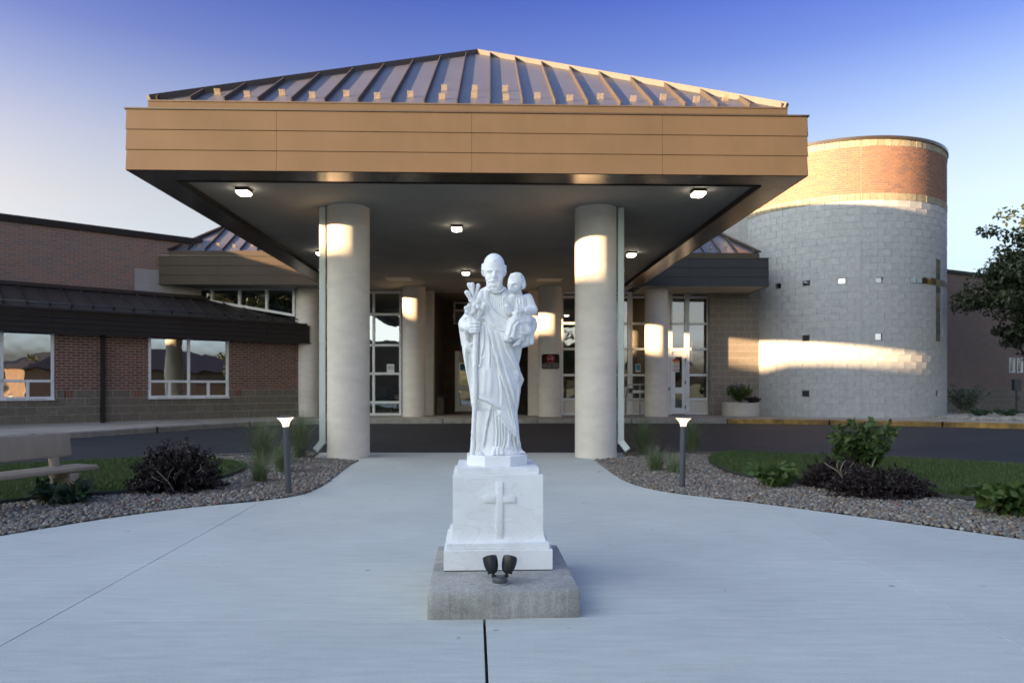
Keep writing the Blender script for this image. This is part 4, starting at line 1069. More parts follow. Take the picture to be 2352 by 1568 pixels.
# ------------------------------------------------------------------ long brick building at the far right
fb = thing('brown_brick_building', (20, 27, 0), 'long brown brick building with narrow windows behind the right tree', 'building')
fw = Wall((14.6, 24.6), (6, 3.0)); fz1 = 5.15
def tex_brick():
    m, n, l, b = nt('distant_brick')
    v = coords(n, l, (1, 1, 1)); t = n.new('ShaderNodeTexBrick')
    tc = n.new('ShaderNodeTexCoord'); sx = n.new('ShaderNodeSeparateXYZ'); l.new(tc.outputs['Object'], sx.inputs[0])
    ad = n.new('ShaderNodeMath'); ad.operation = 'MULTIPLY_ADD'; l.new(sx.outputs[1], ad.inputs[0]); ad.inputs[1].default_value = .6; l.new(sx.outputs[0], ad.inputs[2])
    cb = n.new('ShaderNodeCombineXYZ'); l.new(ad.outputs[0], cb.inputs[0]); l.new(sx.outputs[2], cb.inputs[1]); l.new(cb.outputs[0], t.inputs['Vector'])
    t.inputs['Scale'].default_value = 1; t.inputs['Brick Width'].default_value = .2; t.inputs['Row Height'].default_value = .0677; t.inputs['Mortar Size'].default_value = .006
    t.inputs['Color1'].default_value = (.13, .085, .06, 1); t.inputs['Color2'].default_value = (.17, .10, .07, 1); t.inputs['Mortar'].default_value = (.22, .2, .18, 1)
    l.new(t.outputs[0], b.inputs['Base Color']); b.inputs['Roughness'].default_value = .9
    return m
M['tex_brick'] = tex_brick()
wins = [(fw.su(2319), fw.su(2331), 1.35, 2.35), (fw.su(2337), fw.su(2349), 1.35, 2.35)]
wins = [(a, c, fw.zv(2325, 855), fw.zv(2325, 822)) for a, c, _, _ in wins]
sh = wall_sheet(fw, 0, 22, 1.1, fz1, wins).build('wall', M['tex_brick'], fb)
bsh = wall_sheet(fw, 0, 22, 0, 1.1, []).build('base_wall', M['mortar'], fb)
pieces(bsh, 'block', 'blockwork', M['split'], wall_items(fw, bond(0, 22, .08, 1.1, KW, KH), .02), lambda u, v, c: u > 2176)
for a, c, z0, z1 in wins: window(fb, fw, [a, c], [z0, z1], .04, 0, .08, M['glass_r'])
MB().boxm(fw.pt(11, fz1+.05, -.1), fw.ex*11.03, fw.n*.16, (0, 0, .06)).build('coping', M['darkfascia'], fb)
MB().boxm(fw.pt(11, 2.5, -3), fw.ex*10.9, fw.n*2.7, (0, 0, 2.5)).build('building_body', M['tex_brick'], fb)
# ------------------------------------------------------------------ statue group: footing, pedestal, marble figure
PTH = .05
pex = Vector((math.cos(PTH), math.sin(PTH), 0)); pey = Vector((-math.sin(PTH), math.cos(PTH), 0))
PC = Vector((-.094, 4.37, 0))
def pl(x, y, z=0.0): return PC+pex*x+pey*y+Vector((0, 0, z))
ZSL = .142
b = MB(); b.boxm(pl(.018, -.185, ZSL/2-.02), pex*.395, pey*.525, (0, 0, ZSL/2+.02), .012)
tag(b.build('concrete_footing', M['footing'], None, smooth=True, angle=30), 'weathered grey concrete footing under the marble pedestal', 'footing')
ped = thing('marble_pedestal', pl(0, 0, ZSL), 'veined white marble pedestal with a raised cross on its front', 'pedestal')
def sq_profile(prof, name, m, parent, dx=0.0, dy=0.0):   # prof: (half width, z)
    b = MB(); n = len(prof)
    vs = [pl(dx+sx*w, dy+sy*w, z) for w, z in prof for sx, sy in ((-1, -1), (1, -1), (1, 1), (-1, 1))]
    fs = [(i*4+k, i*4+(k+1) % 4, (i+1)*4+(k+1) % 4, (i+1)*4+k) for i in range(n-1) for k in range(4)]+[(3, 2, 1, 0), tuple((n-1)*4+k for k in range(4))]
    return b.add(vs, fs).build(name, m, parent, smooth=True, angle=30)
mortar_bed = sq_profile([(.307, ZSL), (.309, ZSL+.006)], 'mortar_bed', M['jointfill'], ped)
sq_profile([(.311, ZSL+.006), (.311, .258), (.308, .262)], 'plinth', M['marble_v'], ped)
cove = [(.294, .2635), (.294, .295)]
for k in range(9):
    t = k/8*math.pi/2; cove.append((.262+.026*(1-math.sin(t)), .297+.075*(1-math.cos(t))))
cove += [(.261, .40), (.261, .681), (.259, .684)]
sq_profile(cove, 'die', M['marble_v'], ped)
sq_profile([(.238, .6845), (.238, .720), (.236, .722)], 'cap', M['marble_v'], ped)
b = MB()
xc = .008
b.boxm(pl(xc, -.2645, .467), pex*.0205, pey*.007, (0, 0, .175), .002)
for s_ in (-1, 1): b.boxm(pl(xc+s_*.057, -.2645, .545), pex*.0365, pey*.007, (0, 0, .0195), .002)
b.build('cross', M['marble_v'], ped, smooth=True, angle=30)

statue = thing('marble_statue', pl(0, 0, .722), 'white marble statue of a robed bearded man holding a child and lilies', 'statue')
b = MB(); oc = [(.181/math.cos(math.pi/8))*Vector((math.cos(math.pi/8+k*math.pi/4), math.sin(math.pi/8+k*math.pi/4))) for k in range(8)]
def octo(r): return [pl(p.x*r, p.y*r) for p in oc]
n = 8; vs = [(p.x, p.y, z) for r, z in ((1, .7225), (1, .779), (.985, .782)) for p in octo(r)]
b.add(vs, [(i*8+k, i*8+(k+1) % 8, (i+1)*8+(k+1) % 8, (i+1)*8+k) for i in range(2) for k in range(8)]+[tuple(range(16, 24)), tuple(range(7, -1, -1))])
b.build('statue_base', M['marble'], statue, smooth=True, angle=25)

# The figures are carved as distance fields in photo-derived units (X right, D towards the viewer, Z down), then meshed.
class Vol:
    def __init__(s, lo, hi, res):
        s.lo = np.array(lo, np.float32); s.res = float(res); s.n = tuple(int(math.ceil((h-l)/res))+1 for l, h in zip(lo, hi)); s.f = np.full(s.n, 400., np.float32)
    def sub(s, lo, hi):
        a = [max(0, int((l-o)/s.res)) for l, o in zip(lo, s.lo)]; b = [min(n, int((h-o)/s.res)+2) for h, o, n in zip(hi, s.lo, s.n)]
        sl = tuple(slice(i, max(i, j)) for i, j in zip(a, b))
        g = [s.lo[k]+s.res*np.arange(sl[k].start, sl[k].stop, dtype=np.float32) for k in range(3)]
        return sl, g[0][:, None, None], g[1][None, :, None], g[2][None, None, :]
    def put(s, fn, lo, hi, k=6.0, op='add'):
        m = k+3*s.res; sl, x, d, z = s.sub([q-m for q in lo], [q+m for q in hi])
        if 0 in s.f[sl].shape: return
        v = fn(x, d, z).astype(np.float32); a = s.f[sl]
        if op == 'sub': v = -v; a = -a; v, a = -v, -a
        if op == 'add':
            h = np.maximum(k-np.abs(a-v), 0)/k; s.f[sl] = np.minimum(a, v)-h*h*k*.25
        else:
            w = -v; h = np.maximum(k-np.abs(a-w), 0)/k; s.f[sl] = np.maximum(a, w)+h*h*k*.25
    def cap(s, a, b, ra, rb=None, k=6.0, op='add'):
        rb = ra if rb is None else rb; a = np.array(a, np.float32); b = np.array(b, np.float32); R = max(ra, rb); ba = b-a; L = float(ba@ba)+1e-6
        def fn(x, d, z):
            px, pd, pz = x-a[0], d-a[1], z-a[2]
            t = np.clip((px*ba[0]+pd*ba[1]+pz*ba[2])/L, 0, 1)
            return np.sqrt((px-t*ba[0])**2+(pd-t*ba[1])**2+(pz-t*ba[2])**2)-(ra+(rb-ra)*t)
        s.put(fn, np.minimum(a, b)-R, np.maximum(a, b)+R, k, op)
    def ell(s, c, r, k=6.0, op='add', ax=None):
        """ax: direction of the first radius (others completed around it)"""
        c = np.array(c, np.float32); r = np.array(r, np.float32)
        if ax is None: Rm = np.eye(3, dtype=np.float32); e = r
        else:
            u = np.array(ax, np.float32); u /= np.linalg.norm(u)
            w = np.cross(u, (0, 1, 0)); w = w/np.linalg.norm(w) if np.linalg.norm(w) > .1 else np.array((0, 0, 1.)); v = np.cross(w, u)
            Rm = np.stack([u, v, w]).astype(np.float32); e = np.full(3, r.max())
        def fn(x, d, z):
            px, pd, pz = x-c[0], d-c[1], z-c[2]
            q = [Rm[i, 0]*px+Rm[i, 1]*pd+Rm[i, 2]*pz for i in range(3)]
            k0 = np.sqrt(sum((q[i]/r[i])**2 for i in range(3))); k1 = np.sqrt(sum((q[i]/r[i]**2)**2 for i in range(3)))
            return k0*(k0-1)/np.maximum(k1, 1e-6)
        s.put(fn, c-e, c+e, k, op)
    def front(s, X, Z):
        i = min(s.n[0]-1, max(0, int(round((X-s.lo[0])/s.res)))); j = min(s.n[2]-1, max(0, int(round((Z-s.lo[2])/s.res))))
        c = np.nonzero(s.f[i, :, j] < 0)[0]
        return float(s.lo[1]+s.res*c[-1]) if len(c) else None
    def line(s, pts, r, h, op='add', k=6.0, taper=True):
        """ridge standing h proud (add) or groove h deep (sub) along a polyline given as (X,Z)"""
        P = []
        for (x0, z0), (x1, z1) in zip(pts, pts[1:]):
            n = max(1, int(math.hypot(x1-x0, z1-z0)/14))
            P += [(x0+(x1-x0)*t/n, z0+(z1-z0)*t/n) for t in range(n)]
        P.append(pts[-1]); D = [s.front(*p) for p in P]
        for q in range(1, len(D)-1):
            if D[q] is None: D[q] = D[q-1]
        Q = []
        for i, (p, d) in enumerate(zip(P, D)):
            if d is None: continue
            t = i/max(1, len(P)-1); e = min(1, 4*min(t, 1-t)+.25) if taper else 1
            Q.append((p[0], d+(-r+h*e if op == 'add' else r-h*e), p[1], r*(.7+.3*e)))
        for a, c in zip(Q, Q[1:]): s.cap(a[:3], c[:3], a[3], c[3], k, op)
    def mesh(s):
        f = s.f; ins = f < 0
        n0, n1, n2 = f.shape
        cnt = np.zeros((n0-1, n1-1, n2-1), np.int8)
        for i in (0, 1):
            for j in (0, 1):
                for k in (0, 1): cnt += ins[i:n0-1+i, j:n1-1+j, k:n2-1+k]
        act = (cnt > 0) & (cnt < 8); idx = np.full(act.shape, -1, np.int32); I = np.nonzero(act); nv = len(I[0]); idx[I] = np.arange(nv)
        acc = np.zeros((nv, 3), np.float32); wt = np.zeros(nv, np.float32)
        cor = [(i, j, k) for i in (0, 1) for j in (0, 1) for k in (0, 1)]
        val = {c: f[I[0]+c[0], I[1]+c[1], I[2]+c[2]] for c in cor}
        for a in cor:
            for ax in range(3):
                if a[ax]: continue
                b_ = list(a); b_[ax] = 1; b_ = tuple(b_); va, vb = val[a], val[b_]; m = (va < 0) != (vb < 0)
                t = np.where(m, va/np.where(va == vb, 1, va-vb), 0); p = np.zeros((nv, 3), np.float32)
                for q in range(3): p[:, q] = a[q]
                p[:, ax] = t; acc += p*m[:, None]; wt += m
        V = acc/wt[:, None]+np.stack(I, 1); V = V*s.res+s.lo
        Q = []
        for ax in range(3):
            sl0 = [slice(None)]*3; sl1 = [slice(None)]*3; sl0[ax] = slice(0, -1); sl1[ax] = slice(1, None)
            ch = ins[tuple(sl0)] != ins[tuple(sl1)]; E = np.nonzero(ch); o1, o2 = [q for q in range(3) if q != ax]
            ok = (E[o1] > 0) & (E[o2] > 0) & (E[o1] < f.shape[o1]-1) & (E[o2] < f.shape[o2]-1); E = tuple(e[ok] for e in E)
            def cell(d1, d2):
                c = [None]*3; c[ax] = E[ax]; c[o1] = E[o1]-d1; c[o2] = E[o2]-d2; return idx[tuple(c)]
            q4 = np.stack([cell(0, 0), cell(1, 0), cell(1, 1), cell(0, 1)], 1)
            flip = ins[E] if ax != 1 else ~ins[E]
            q4 = np.where(flip[:, None], q4, q4[:, ::-1]); Q.append(q4)
        return V, np.concatenate(Q)
SS = .00092; SZ0 = .779
def carve(vol, name, m, parent):
    V, Q = vol.mesh()
    x = (V[:, 0]-470)*SS; y = -V[:, 1]*SS; z = SZ0+(1440-V[:, 2])*SS
    c = np.array(PC); P = c[None]+x[:, None]*np.array(pex)[None]+y[:, None]*np.array(pey)[None]; P[:, 2] = z; P[:, 0] += -.003
    return np_mesh(name, P, Q, m, parent, smooth=True)

RES = 2.7
vb = Vol((205, -150, 95), (750, 215, 1449), RES)
Zk = np.array([318, 332, 345, 362, 400, 440, 480, 505, 530, 560, 600, 650, 700, 720, 732, 760, 800, 830, 880, 920, 945, 980, 1010, 1050, 1100, 1128, 1150, 1200, 1250, 1300, 1340, 1380, 1410, 1446])
xl = np.array([418, 392, 374, 360, 350, 346, 330, 290, 252, 228, 221, 229, 239, 242, 243, 246, 253, 258, 268, 275, 279, 286, 291, 297, 302, 309, 342, 341, 338, 336, 337, 338, 335, 328])
xr = np.array([500, 527, 545, 560, 585, 612, 640, 668, 700, 722, 716, 712, 706, 690, 642, 638, 630, 621, 622, 642, 654, 640, 628, 616, 612, 607, 602, 609, 616, 618, 621, 630, 644, 650])
dfk = np.array([30, 42, 52, 62, 78, 88, 94, 98, 100, 102, 104, 104, 104, 104, 104, 104, 106, 106, 106, 107, 108, 108, 108, 108, 108, 107, 100, 100, 102, 104, 106, 110, 116, 122])
zz = vb.lo[2]+RES*np.arange(vb.n[2]); xx = vb.lo[0]+RES*np.arange(vb.n[0])
def sm(a, w=5):
    k = np.ones(w)/w; return np.convolve(np.pad(a, w//2, 'edge'), k, 'valid')
XL, XR, DF = sm(np.interp(zz, Zk, xl), 3), sm(np.interp(zz, Zk, xr), 3), sm(np.interp(zz, Zk, dfk), 9)
cxz, wz = (XL+XR)/2, (XR-XL)/2
X2, Z2 = np.meshgrid(xx, zz, indexing='ij')
def dist_poly(pts, closed=False):
    d = np.full(X2.shape, 1e4); P = list(pts)+([pts[0]] if closed else []); T = np.zeros(X2.shape); L = 0; tot = sum(math.dist(a, c) for a, c in zip(P, P[1:]))
    for a, c in zip(P, P[1:]):
        bx, bz = c[0]-a[0], c[1]-a[1]; l2 = bx*bx+bz*bz+1e-9; t = np.clip(((X2-a[0])*bx+(Z2-a[1])*bz)/l2, 0, 1)
        e = np.hypot(X2-a[0]-t*bx, Z2-a[1]-t*bz); m = e < d; d = np.where(m, e, d); T = np.where(m, (L+t*math.sqrt(l2))/tot, T); L += math.sqrt(l2)
    return d, T
def in_poly(pts):
    r = np.zeros(X2.shape, bool); j = len(pts)-1
    for i in range(len(pts)):
        xi, zi = pts[i]; xj, zj = pts[j]
        r ^= ((zi > Z2) != (zj > Z2)) & (X2 < (xj-xi)*(Z2-zi)/((zj-zi) or 1e-9)+xi); j = i
    return r
DISP = np.zeros(X2.shape)
def fold(pts, amp, w, tap=.15):
    d, t = dist_poly(pts); e = np.clip(np.minimum(t, 1-t)/tap, 0, 1) if tap else 1
    globals()['DISP'] = DISP+amp*np.exp(-(d/w)**2)*e
def crease(pts, amp, w, side, tap=.12, soft=26):
    """sharp on one side, rolling off on the other (side: +1 body lies to the right)"""
    d, t = dist_poly(pts); e = np.clip(np.minimum(t, 1-t)/tap, 0, 1)
    P = np.array(pts, float); xs = np.interp(Z2, P[:, 1], P[:, 0]) if np.all(np.diff(P[:, 1]) > 0) else X2
    s_ = (X2-xs)*side
    g_ = 1/(1+np.exp(-np.clip(s_/1.5, -30, 30))); prof = -np.exp(-(d/w)**2)*(1-g_)+np.exp(-(d/soft)**2)*(1-.3*np.exp(-(d/4.)**2))*g_
    globals()['DISP'] = DISP+amp*prof*e
def region(pts, amp, soft=5.0):
    d, _ = dist_poly(pts, True); s_ = np.where(in_poly(pts), d, -d); globals()['DISP'] = DISP+amp*np.clip(s_/soft*.5+.5, 0, 1)
# over-cloak front, lapel, sash, inner recess on the right
region([(404, 560), (470, 612), (535, 632), (560, 720), (612, 822), (656, 946), (632, 1015), (618, 1100), (606, 1160), (614, 1240), (624, 1345), (632, 1380), (600, 1318), (566, 1280), (530, 1243), (500, 1205), (476, 1176), (494, 1142), (462, 1120), (430, 1103), (402, 1086), (372, 1076), (345, 1066), (343, 900), (350, 700), (356, 600)], 15, 6)
region([(362, 345), (418, 322), (421, 440), (404, 478), (400, 520), (412, 566), (350, 560), (346, 430)], 12, 6)
region([(419, 436), (446, 476), (474, 508), (510, 534), (548, 556), (546, 636), (500, 626), (452, 604), (420, 576), (400, 542), (402, 480)], 17, 6)
region([(556, 640), (612, 822), (656, 946), (632, 1012), (616, 960), (640, 760), (640, 720), (600, 700)], -16, 10)
region([(545, 345), (600, 400), (720, 560), (720, 720), (640, 722), (600, 640), (550, 560)], -4, 20)
# chest pleats
for x in (431, 443, 456, 469, 482, 496, 509): fold([(x, 380), (x+(x-470)*.06, 440), (x+(x-470)*.10+6, 500)], 5.0, 4.0)
for x in (437, 450, 463, 476, 489, 502): fold([(x, 382), (x+(x-470)*.08, 480)], -4.0, 3.2)
fold([(385, 350), (382, 430), (378, 520)], -5, 5); fold([(400, 345), (400, 470)], 5, 6)
fold([(430, 470), (470, 530), (540, 585)], 5, 8); fold([(416, 500), (455, 555), (530, 605)], -5, 6); fold([(408, 520), (450, 580), (530, 618)], 6, 7)
# long folds of the cloak
crease([(408, 566), (420, 640), (442, 735), (466, 830), (498, 930), (522, 1000), (548, 1090), (570, 1180), (600, 1290)], 13, 7, 1)
crease([(452, 618), (468, 690), (488, 760), (512, 850), (540, 940), (566, 1030), (590, 1120), (606, 1190)], 11, 8, 1)
crease([(486, 632), (508, 700), (536, 770), (570, 840), (604, 905), (640, 965)], 9, 9, 1)
crease([(462, 770), (472, 860), (486, 960), (494, 1040), (490, 1120)], 8, 9, 1)
crease([(388, 572), (392, 660), (388, 740), (372, 800)], 8, 6, -1, soft=16)
crease([(420, 590), (424, 680), (430, 790), (428, 880)], 7, 7, -1, soft=18)
fold([(352, 640), (354, 760), (352, 860)], -12, 7); fold([(372, 800), (366, 830), (354, 868)], 7, 9)
fold([(430, 700), (432, 820), (426, 980), (420, 1070)], 7, 20); fold([(396, 860), (388, 980), (380, 1060)], 6, 18)
fold([(520, 860), (560, 980), (600, 1080)], 6, 14); fold([(560, 860), (610, 960), (636, 1000)], -6, 10)
fold([(560, 1090), (590, 1190), (612, 1290)], -6, 8); fold([(545, 1120), (575, 1220), (606, 1310)], 6, 8)
fold([(600, 1010), (600, 1090), (596, 1160)], -7, 9); fold([(625, 960), (612, 1060), (606, 1130)], 6, 8)
# hem turned lip
fold([(346, 1062), (402, 1080), (460, 1112), (490, 1138), (478, 1168), (500, 1200), (530, 1238), (566, 1275), (600, 1312), (626, 1365)], 6, 6, 0)
fold([(470, 1128), (462, 1150), (474, 1172)], -10, 7)
# under-robe
crease([(440, 1108), (420, 1210), (400, 1300), (388, 1400)], 10, 8, -1, soft=24)
crease([(452, 1120), (462, 1220), (464, 1300), (458, 1400)], 12, 7, 1, soft=14)
crease([(478, 1185), (484, 1280), (480, 1400)], 12, 6, 1, soft=12); crease([(496, 1208), (502, 1300), (500, 1390)], 12, 6, 1, soft=12)
crease([(516, 1232), (520, 1310), (508, 1400)], 13, 6, 1, soft=12); crease([(540, 1258), (540, 1330), (526, 1400)], 12, 7, 1, soft=16)
crease([(578, 1296), (578, 1350), (596, 1415)], 13, 7, 1, soft=12); crease([(598, 1318), (606, 1370), (622, 1415)], 10, 6, 1, soft=10)
fold([(430, 1180), (400, 1280), (366, 1390)], -6, 10); fold([(378, 1120), (372, 1240), (360, 1370)], 7, 16); fold([(410, 1240), (388, 1330), (350, 1410)], 6, 9)
fold([(560, 1290), (556, 1350), (548, 1400)], 8, 9)
# cloak at the left: hollow sheet hanging from the arm
fold([(290, 720), (300, 850), (318, 1000), (326, 1100)], -20, 24); fold([(258, 720), (276, 900), (300, 1080)], 4, 12)
fold([(338, 880), (332, 950), (316, 1010), (326, 1080)], 9, 8)
DISP = DISP*1.25
for _ in range(1):
    Dp = np.pad(DISP, 1, 'edge'); DISP = (Dp[:-2, 1:-1]+Dp[2:, 1:-1]+Dp[1:-1, :-2]+Dp[1:-1, 2:]+2*DISP)/6
DISP2 = DISP[:, None, :]
def body(x, d, z):
    w = wz[None, None, :]; c = cxz[None, None, :]; df = DF[None, None, :]
    p = 2.3; q = np.abs(x-c)/w; r = np.abs(d)/np.where(d > 0, df, df*.92)
    rr = (q**p+r**p)**(1/p); fw_ = np.clip(d/30+.35, 0, 1)
    bk = 7*np.sin((x-c)*.075+.3*np.sin(z*.01))*np.clip(-d/50, 0, 1)*np.clip((z-420)/200, 0, 1)
    return (rr-1)*np.minimum(w, df)*.95-DISP2*fw_-bk
sl, x_, d_, z_ = vb.sub(vb.lo, vb.lo+RES*(np.array(vb.n)-1))
zmask = np.maximum(322-z_, z_-1446)
vb.f[:] = np.maximum(body(x_, d_, z_), zmask)
# neck, head
vb.cap((462, 0, 300), (470, -8, 400), 44, 58, 12)
vb.cap((430, -5, 372), (372, -12, 398), 52, 42, 20); vb.cap((500, -5, 372), (566, -12, 400), 52, 44, 20)
vb.ell((455, 10, 186), (71, 86, 82), 6)
vb.ell((456, 34, 266), (58, 60, 84), 24); vb.ell((456, 26, 226), (64, 60, 58), 26)
vb.ell((455, -40, 205), (73, 58, 80), 14)
vb.ell((455, 50, 318), (46, 44, 40), 14); vb.ell((453, 62, 338), (33, 32, 26), 10)
for sx in (-1, 1):
    vb.cap((456+sx*12, 95, 227), (456+sx*46, 76, 230), 8, 7, 6)           # brow
    vb.ell((456+sx*30, 102, 243), (19, 26, 13), 4, 'sub')               # socket
    vb.ell((456+sx*31, 67, 246), (15, 13, 9.5), 2)                         # eye under lowered lid
    vb.line([(456+sx*16, 248), (456+sx*30, 251), (456+sx*45, 247)], 2.6, 4.5, 'sub', 1.5); vb.line([(456+sx*15, 239), (456+sx*30, 236.5), (456+sx*46, 240)], 2.6, 4, 'sub', 1.5); vb.line([(456+sx*16, 255), (456+sx*30, 259), (456+sx*44, 255)], 2.5, 2, 'sub', 3)
    vb.ell((456+sx*34, 62, 282), (22, 24, 24), 12)                        # cheek
    vb.ell((453+sx*11, 100, 281), (7.5, 9, 6.5), 3)                       # nostril
    vb.cap((453+sx*5, 101, 294), (453+sx*36, 84, 304), 8.5, 5.5, 4)       # moustache
    vb.cap((453+sx*36, 84, 304), (453+sx*44, 68, 322), 5.5, 5, 4)
vb.cap((455, 92, 226), (453, 112, 274), 7.5, 10.5, 6); vb.cap((453, 112, 274), (453, 104, 284), 10, 6, 4)
vb.cap((443, 97, 306), (463, 97, 306), 4.5, 4.5, 2.5); vb.line([(440, 303), (466, 303)], 3, 2.5, 'sub', 2)
r2 = random.Random(3)
vb.ell((454, 56, 326), (47, 40, 40), 12); vb.ell((453, 70, 346), (31, 26, 20), 8)
for k in range(90):                                                       # beard curls
    a = r2.uniform(-1, 1); z = r2.uniform(310, 362); w = 46*math.sqrt(max(.05, 1-((z-314)/56)**2)); X = 454+a*w; D = vb.front(X, z)
    if D and not (abs(X-453) < 16 and z < 318): vb.ell((X, D-4.5, z), (r2.uniform(4.5, 7), 7, r2.uniform(6, 9)), 5)
for sx in (-1, 1):                                                        # side hair
    for k in range(30):
        z = r2.uniform(176, 240); D = r2.uniform(-60, 30); X = 455+sx*(66+7*math.sin((z-165)/85*3.1)+r2.uniform(-4, 5))
        vb.ell((X, D, z), (r2.uniform(7, 11), r2.uniform(9, 13), r2.uniform(8, 12)), 4)
    vb.ell((455+sx*66, 6, 240), (8, 15, 20), 4)
for a, c, r in (((449, 70, 146), (450, 93, 166), 8.5), ((461, 72, 148), (465, 90, 161), 7), ((455, 72, 142), (458, 95, 170), 7)): vb.cap(a, c, r, r*.55, 5)
# neckline
for q in range(10):
    t0, t1 = q/10, (q+1)/10; g = lambda t: (416+112*t, 62+26*math.sin(math.pi*t)-26*(t > .5)*(t-.5), 352+28*math.sin(math.pi*t)-14*t)
    vb.cap(g(t0), g(t1), 6, 6, 5)
# right arm in its wide sleeve
vb.cap((352, 10, 430), (270, 30, 565), 46, 38, 24); vb.cap((268, 34, 580), (292, 86, 606), 40, 34, 22)
vb.line([(262, 520), (300, 548), (330, 556)], 8, 5, 'add', 8); vb.line([(250, 560), (268, 546), (300, 560)], 6, 5, 'sub', 6)
vb.ell((306, 104, 668), (26, 60, 48), 8, 'sub'); vb.ell((304, 120, 626), (24, 40, 26), 6, 'sub')
rim = [(300, 112, 560), (282, 108, 574), (268, 100, 600), (264, 94, 640), (270, 92, 676), (282, 94, 704), (298, 100, 716), (310, 100, 708)]
for a, c in zip(rim, rim[1:]): vb.cap(a, c, 8.5, 8.5, 7)
vb.cap((252, 60, 590), (284, 112, 604), 30, 26, 10)
# hand on the staff
SD = 118
vb.cap((282, SD-12, 604), (300, SD-4, 602), 27, 27, 6); vb.ell((306, SD+2, 604), (34, 24, 36), 6)
for z, x1, r in ((576, 360, 11), (598, 359, 11), (618, 357, 10.5), (635, 353, 9.5)):
    vb.cap((302, SD+20, z+2), (334, SD+27, z), r, r, 3.5); vb.cap((334, SD+27, z), (x1-4, SD+17, z+1), r, r*.9, 3); vb.cap((x1-4, SD+17, z+1), (x1-2, SD-4, z+2), r*.9, r*.8, 3)
vb.cap((300, SD+6, 582), (338, SD+8, 566), 12, 10, 5)
# bunched cloth beside the hand
lp = [(350, 104, 562), (360, 112, 546), (378, 114, 540), (396, 110, 548), (404, 104, 562)]
for a, c in zip(lp, lp[1:]): vb.cap(a, c, 10, 10, 6)
vb.line([(372, 556), (392, 566)], 5, 5, 'sub', 4)
# left arm, cloak hanging from it, hand holding the child
vb.cap((580, 0, 420), (690, 20, 580), 48, 46, 30); vb.cap((690, 20, 590), (672, 96, 618), 44, 34, 20)
vb.cap((706, 70, 600), (700, 78, 700), 18, 16, 14); vb.cap((668, 84, 640), (664, 92, 706), 26, 18, 16); vb.cap((645, 88, 660), (640, 92, 712), 16, 12, 12)
vb.cap((720, 10, 545), (728, 30, 580), 16, 10, 10)
HD = 152
vb.ell((666, HD-24, 622), (33, 24, 33), 6)
for z0, x1, z1, r in ((606, 601, 602, 10), (621, 598, 614, 10), (636, 603, 629, 9.5), (648, 616, 644, 9)):
    vb.cap((654, HD-8, z0), (628, HD+6, (z0+z1)/2-1), r, r, 3.5); vb.cap((628, HD+6, (z0+z1)/2-1), (x1, HD-2, z1), r, r*.75, 3)
vb.cap((676, HD-14, 606), (656, HD-4, 574), 12, 8, 4)
# feet
def foot(x, z, d, dirx, L=44, w=1.0):
    vb.cap((x-dirx*10, d-40, z-14), (x, d, z-6), 17*w, 15*w, 6)
    for q in range(5):
        t = (q-2)/2; vb.cap((x+t*15*w, d-4, z-5), (x+t*19*w+dirx*6, d+17-4*abs(t), z-1), 6.6*w*(1.25 if q == (4 if dirx < 0 else 0) else 1), 6*w, 2.0)
foot(362, 1436, 104, -1); foot(556, 1428, 96, 1, w=1.05); foot(634, 1424, 56, 1, w=.8)
for x, r in ((458, 13), (478, 15), (498, 12)): vb.cap((x, 108, 1392), (x+(x-478)*.4, 122, 1424), r, r*1.1, 8)
vb.line([(466, 1400), (470, 1428)], 4, 6, 'sub', 4); vb.line([(488, 1400), (486, 1428)], 4, 6, 'sub', 4)
vb.f = np.maximum(vb.f, np.broadcast_to(z_-1446, vb.f.shape))
vb.f[0] = vb.f[-1] = 50; vb.f[:, 0] = 50; vb.f[:, -1] = 50; vb.f[:, :, 0] = 50; vb.f[:, :, -1] = 50
carve(vb, 'robed_man', M['marble'], statue)
del vb

# ---- child on the arm
vc = Vol((480, 20, 235), (750, 235, 748), 2.5)
vc.ell((622, 96, 482), (63, 50, 94), 8); vc.cap((580, 100, 424), (662, 90, 422), 30, 32, 18)
vc.ell((600, 108, 298), (55, 58, 54), 6); vc.ell((586, 122, 330), (46, 47, 50), 14); vc.cap((604, 100, 360), (614, 92, 400), 25, 29, 8)
vc.ell((574, 150, 366), (19, 17, 16), 8); vc.ell((598, 148, 352), (20, 18, 20), 8); vc.ell((556, 146, 350), (13, 16, 18), 8)
vc.cap((564, 166, 328), (558, 180, 352), 4.5, 7, 5)
for X in (551, 587):
    D = vc.front(X, 336)
    vc.ell((X, D+3, 335), (11, 9, 6), 4, 'sub'); vc.ell((X, D-8, 338), (9.5, 8, 6), 2)
    vc.line([(X-9, 338), (X, 341), (X+9, 338)], 2.2, 3.5, 'sub', 1.5); vc.line([(X-9, 330), (X, 328), (X+9, 331)], 2.2, 2.5, 'sub', 1.5)
vc.cap((578, 172, 324), (602, 164, 324), 4, 4, 4)
vc.cap((556, 169, 366), (572, 170, 366), 4, 4, 2.5); vc.line([(553, 362), (574, 362)], 2.5, 2.5, 'sub', 2)
for k in range(40):                                                       # curls
    a = r2.uniform(0, 1); z = 288+a*60; X = 640+9*math.sin(a*3.1)+r2.uniform(-10, 8); D = r2.uniform(60, 138)
    vc.ell((X, D, z), (r2.uniform(7, 10), r2.uniform(8, 12), r2.uniform(7, 11)), 3)
for k in range(26):
    X = r2.uniform(562, 622); D = vc.front(X, 285+r2.uniform(-14, 12))
    if D: vc.ell((X, D-4, 276+r2.uniform(-16, 12)), (10, 5.5, 7), 7)
vc.line([(560, 292), (574, 300), (582, 306)], 5, 3, 'add', 4); vc.line([(612, 290), (626, 302), (632, 318)], 6, 3.5, 'add', 4)
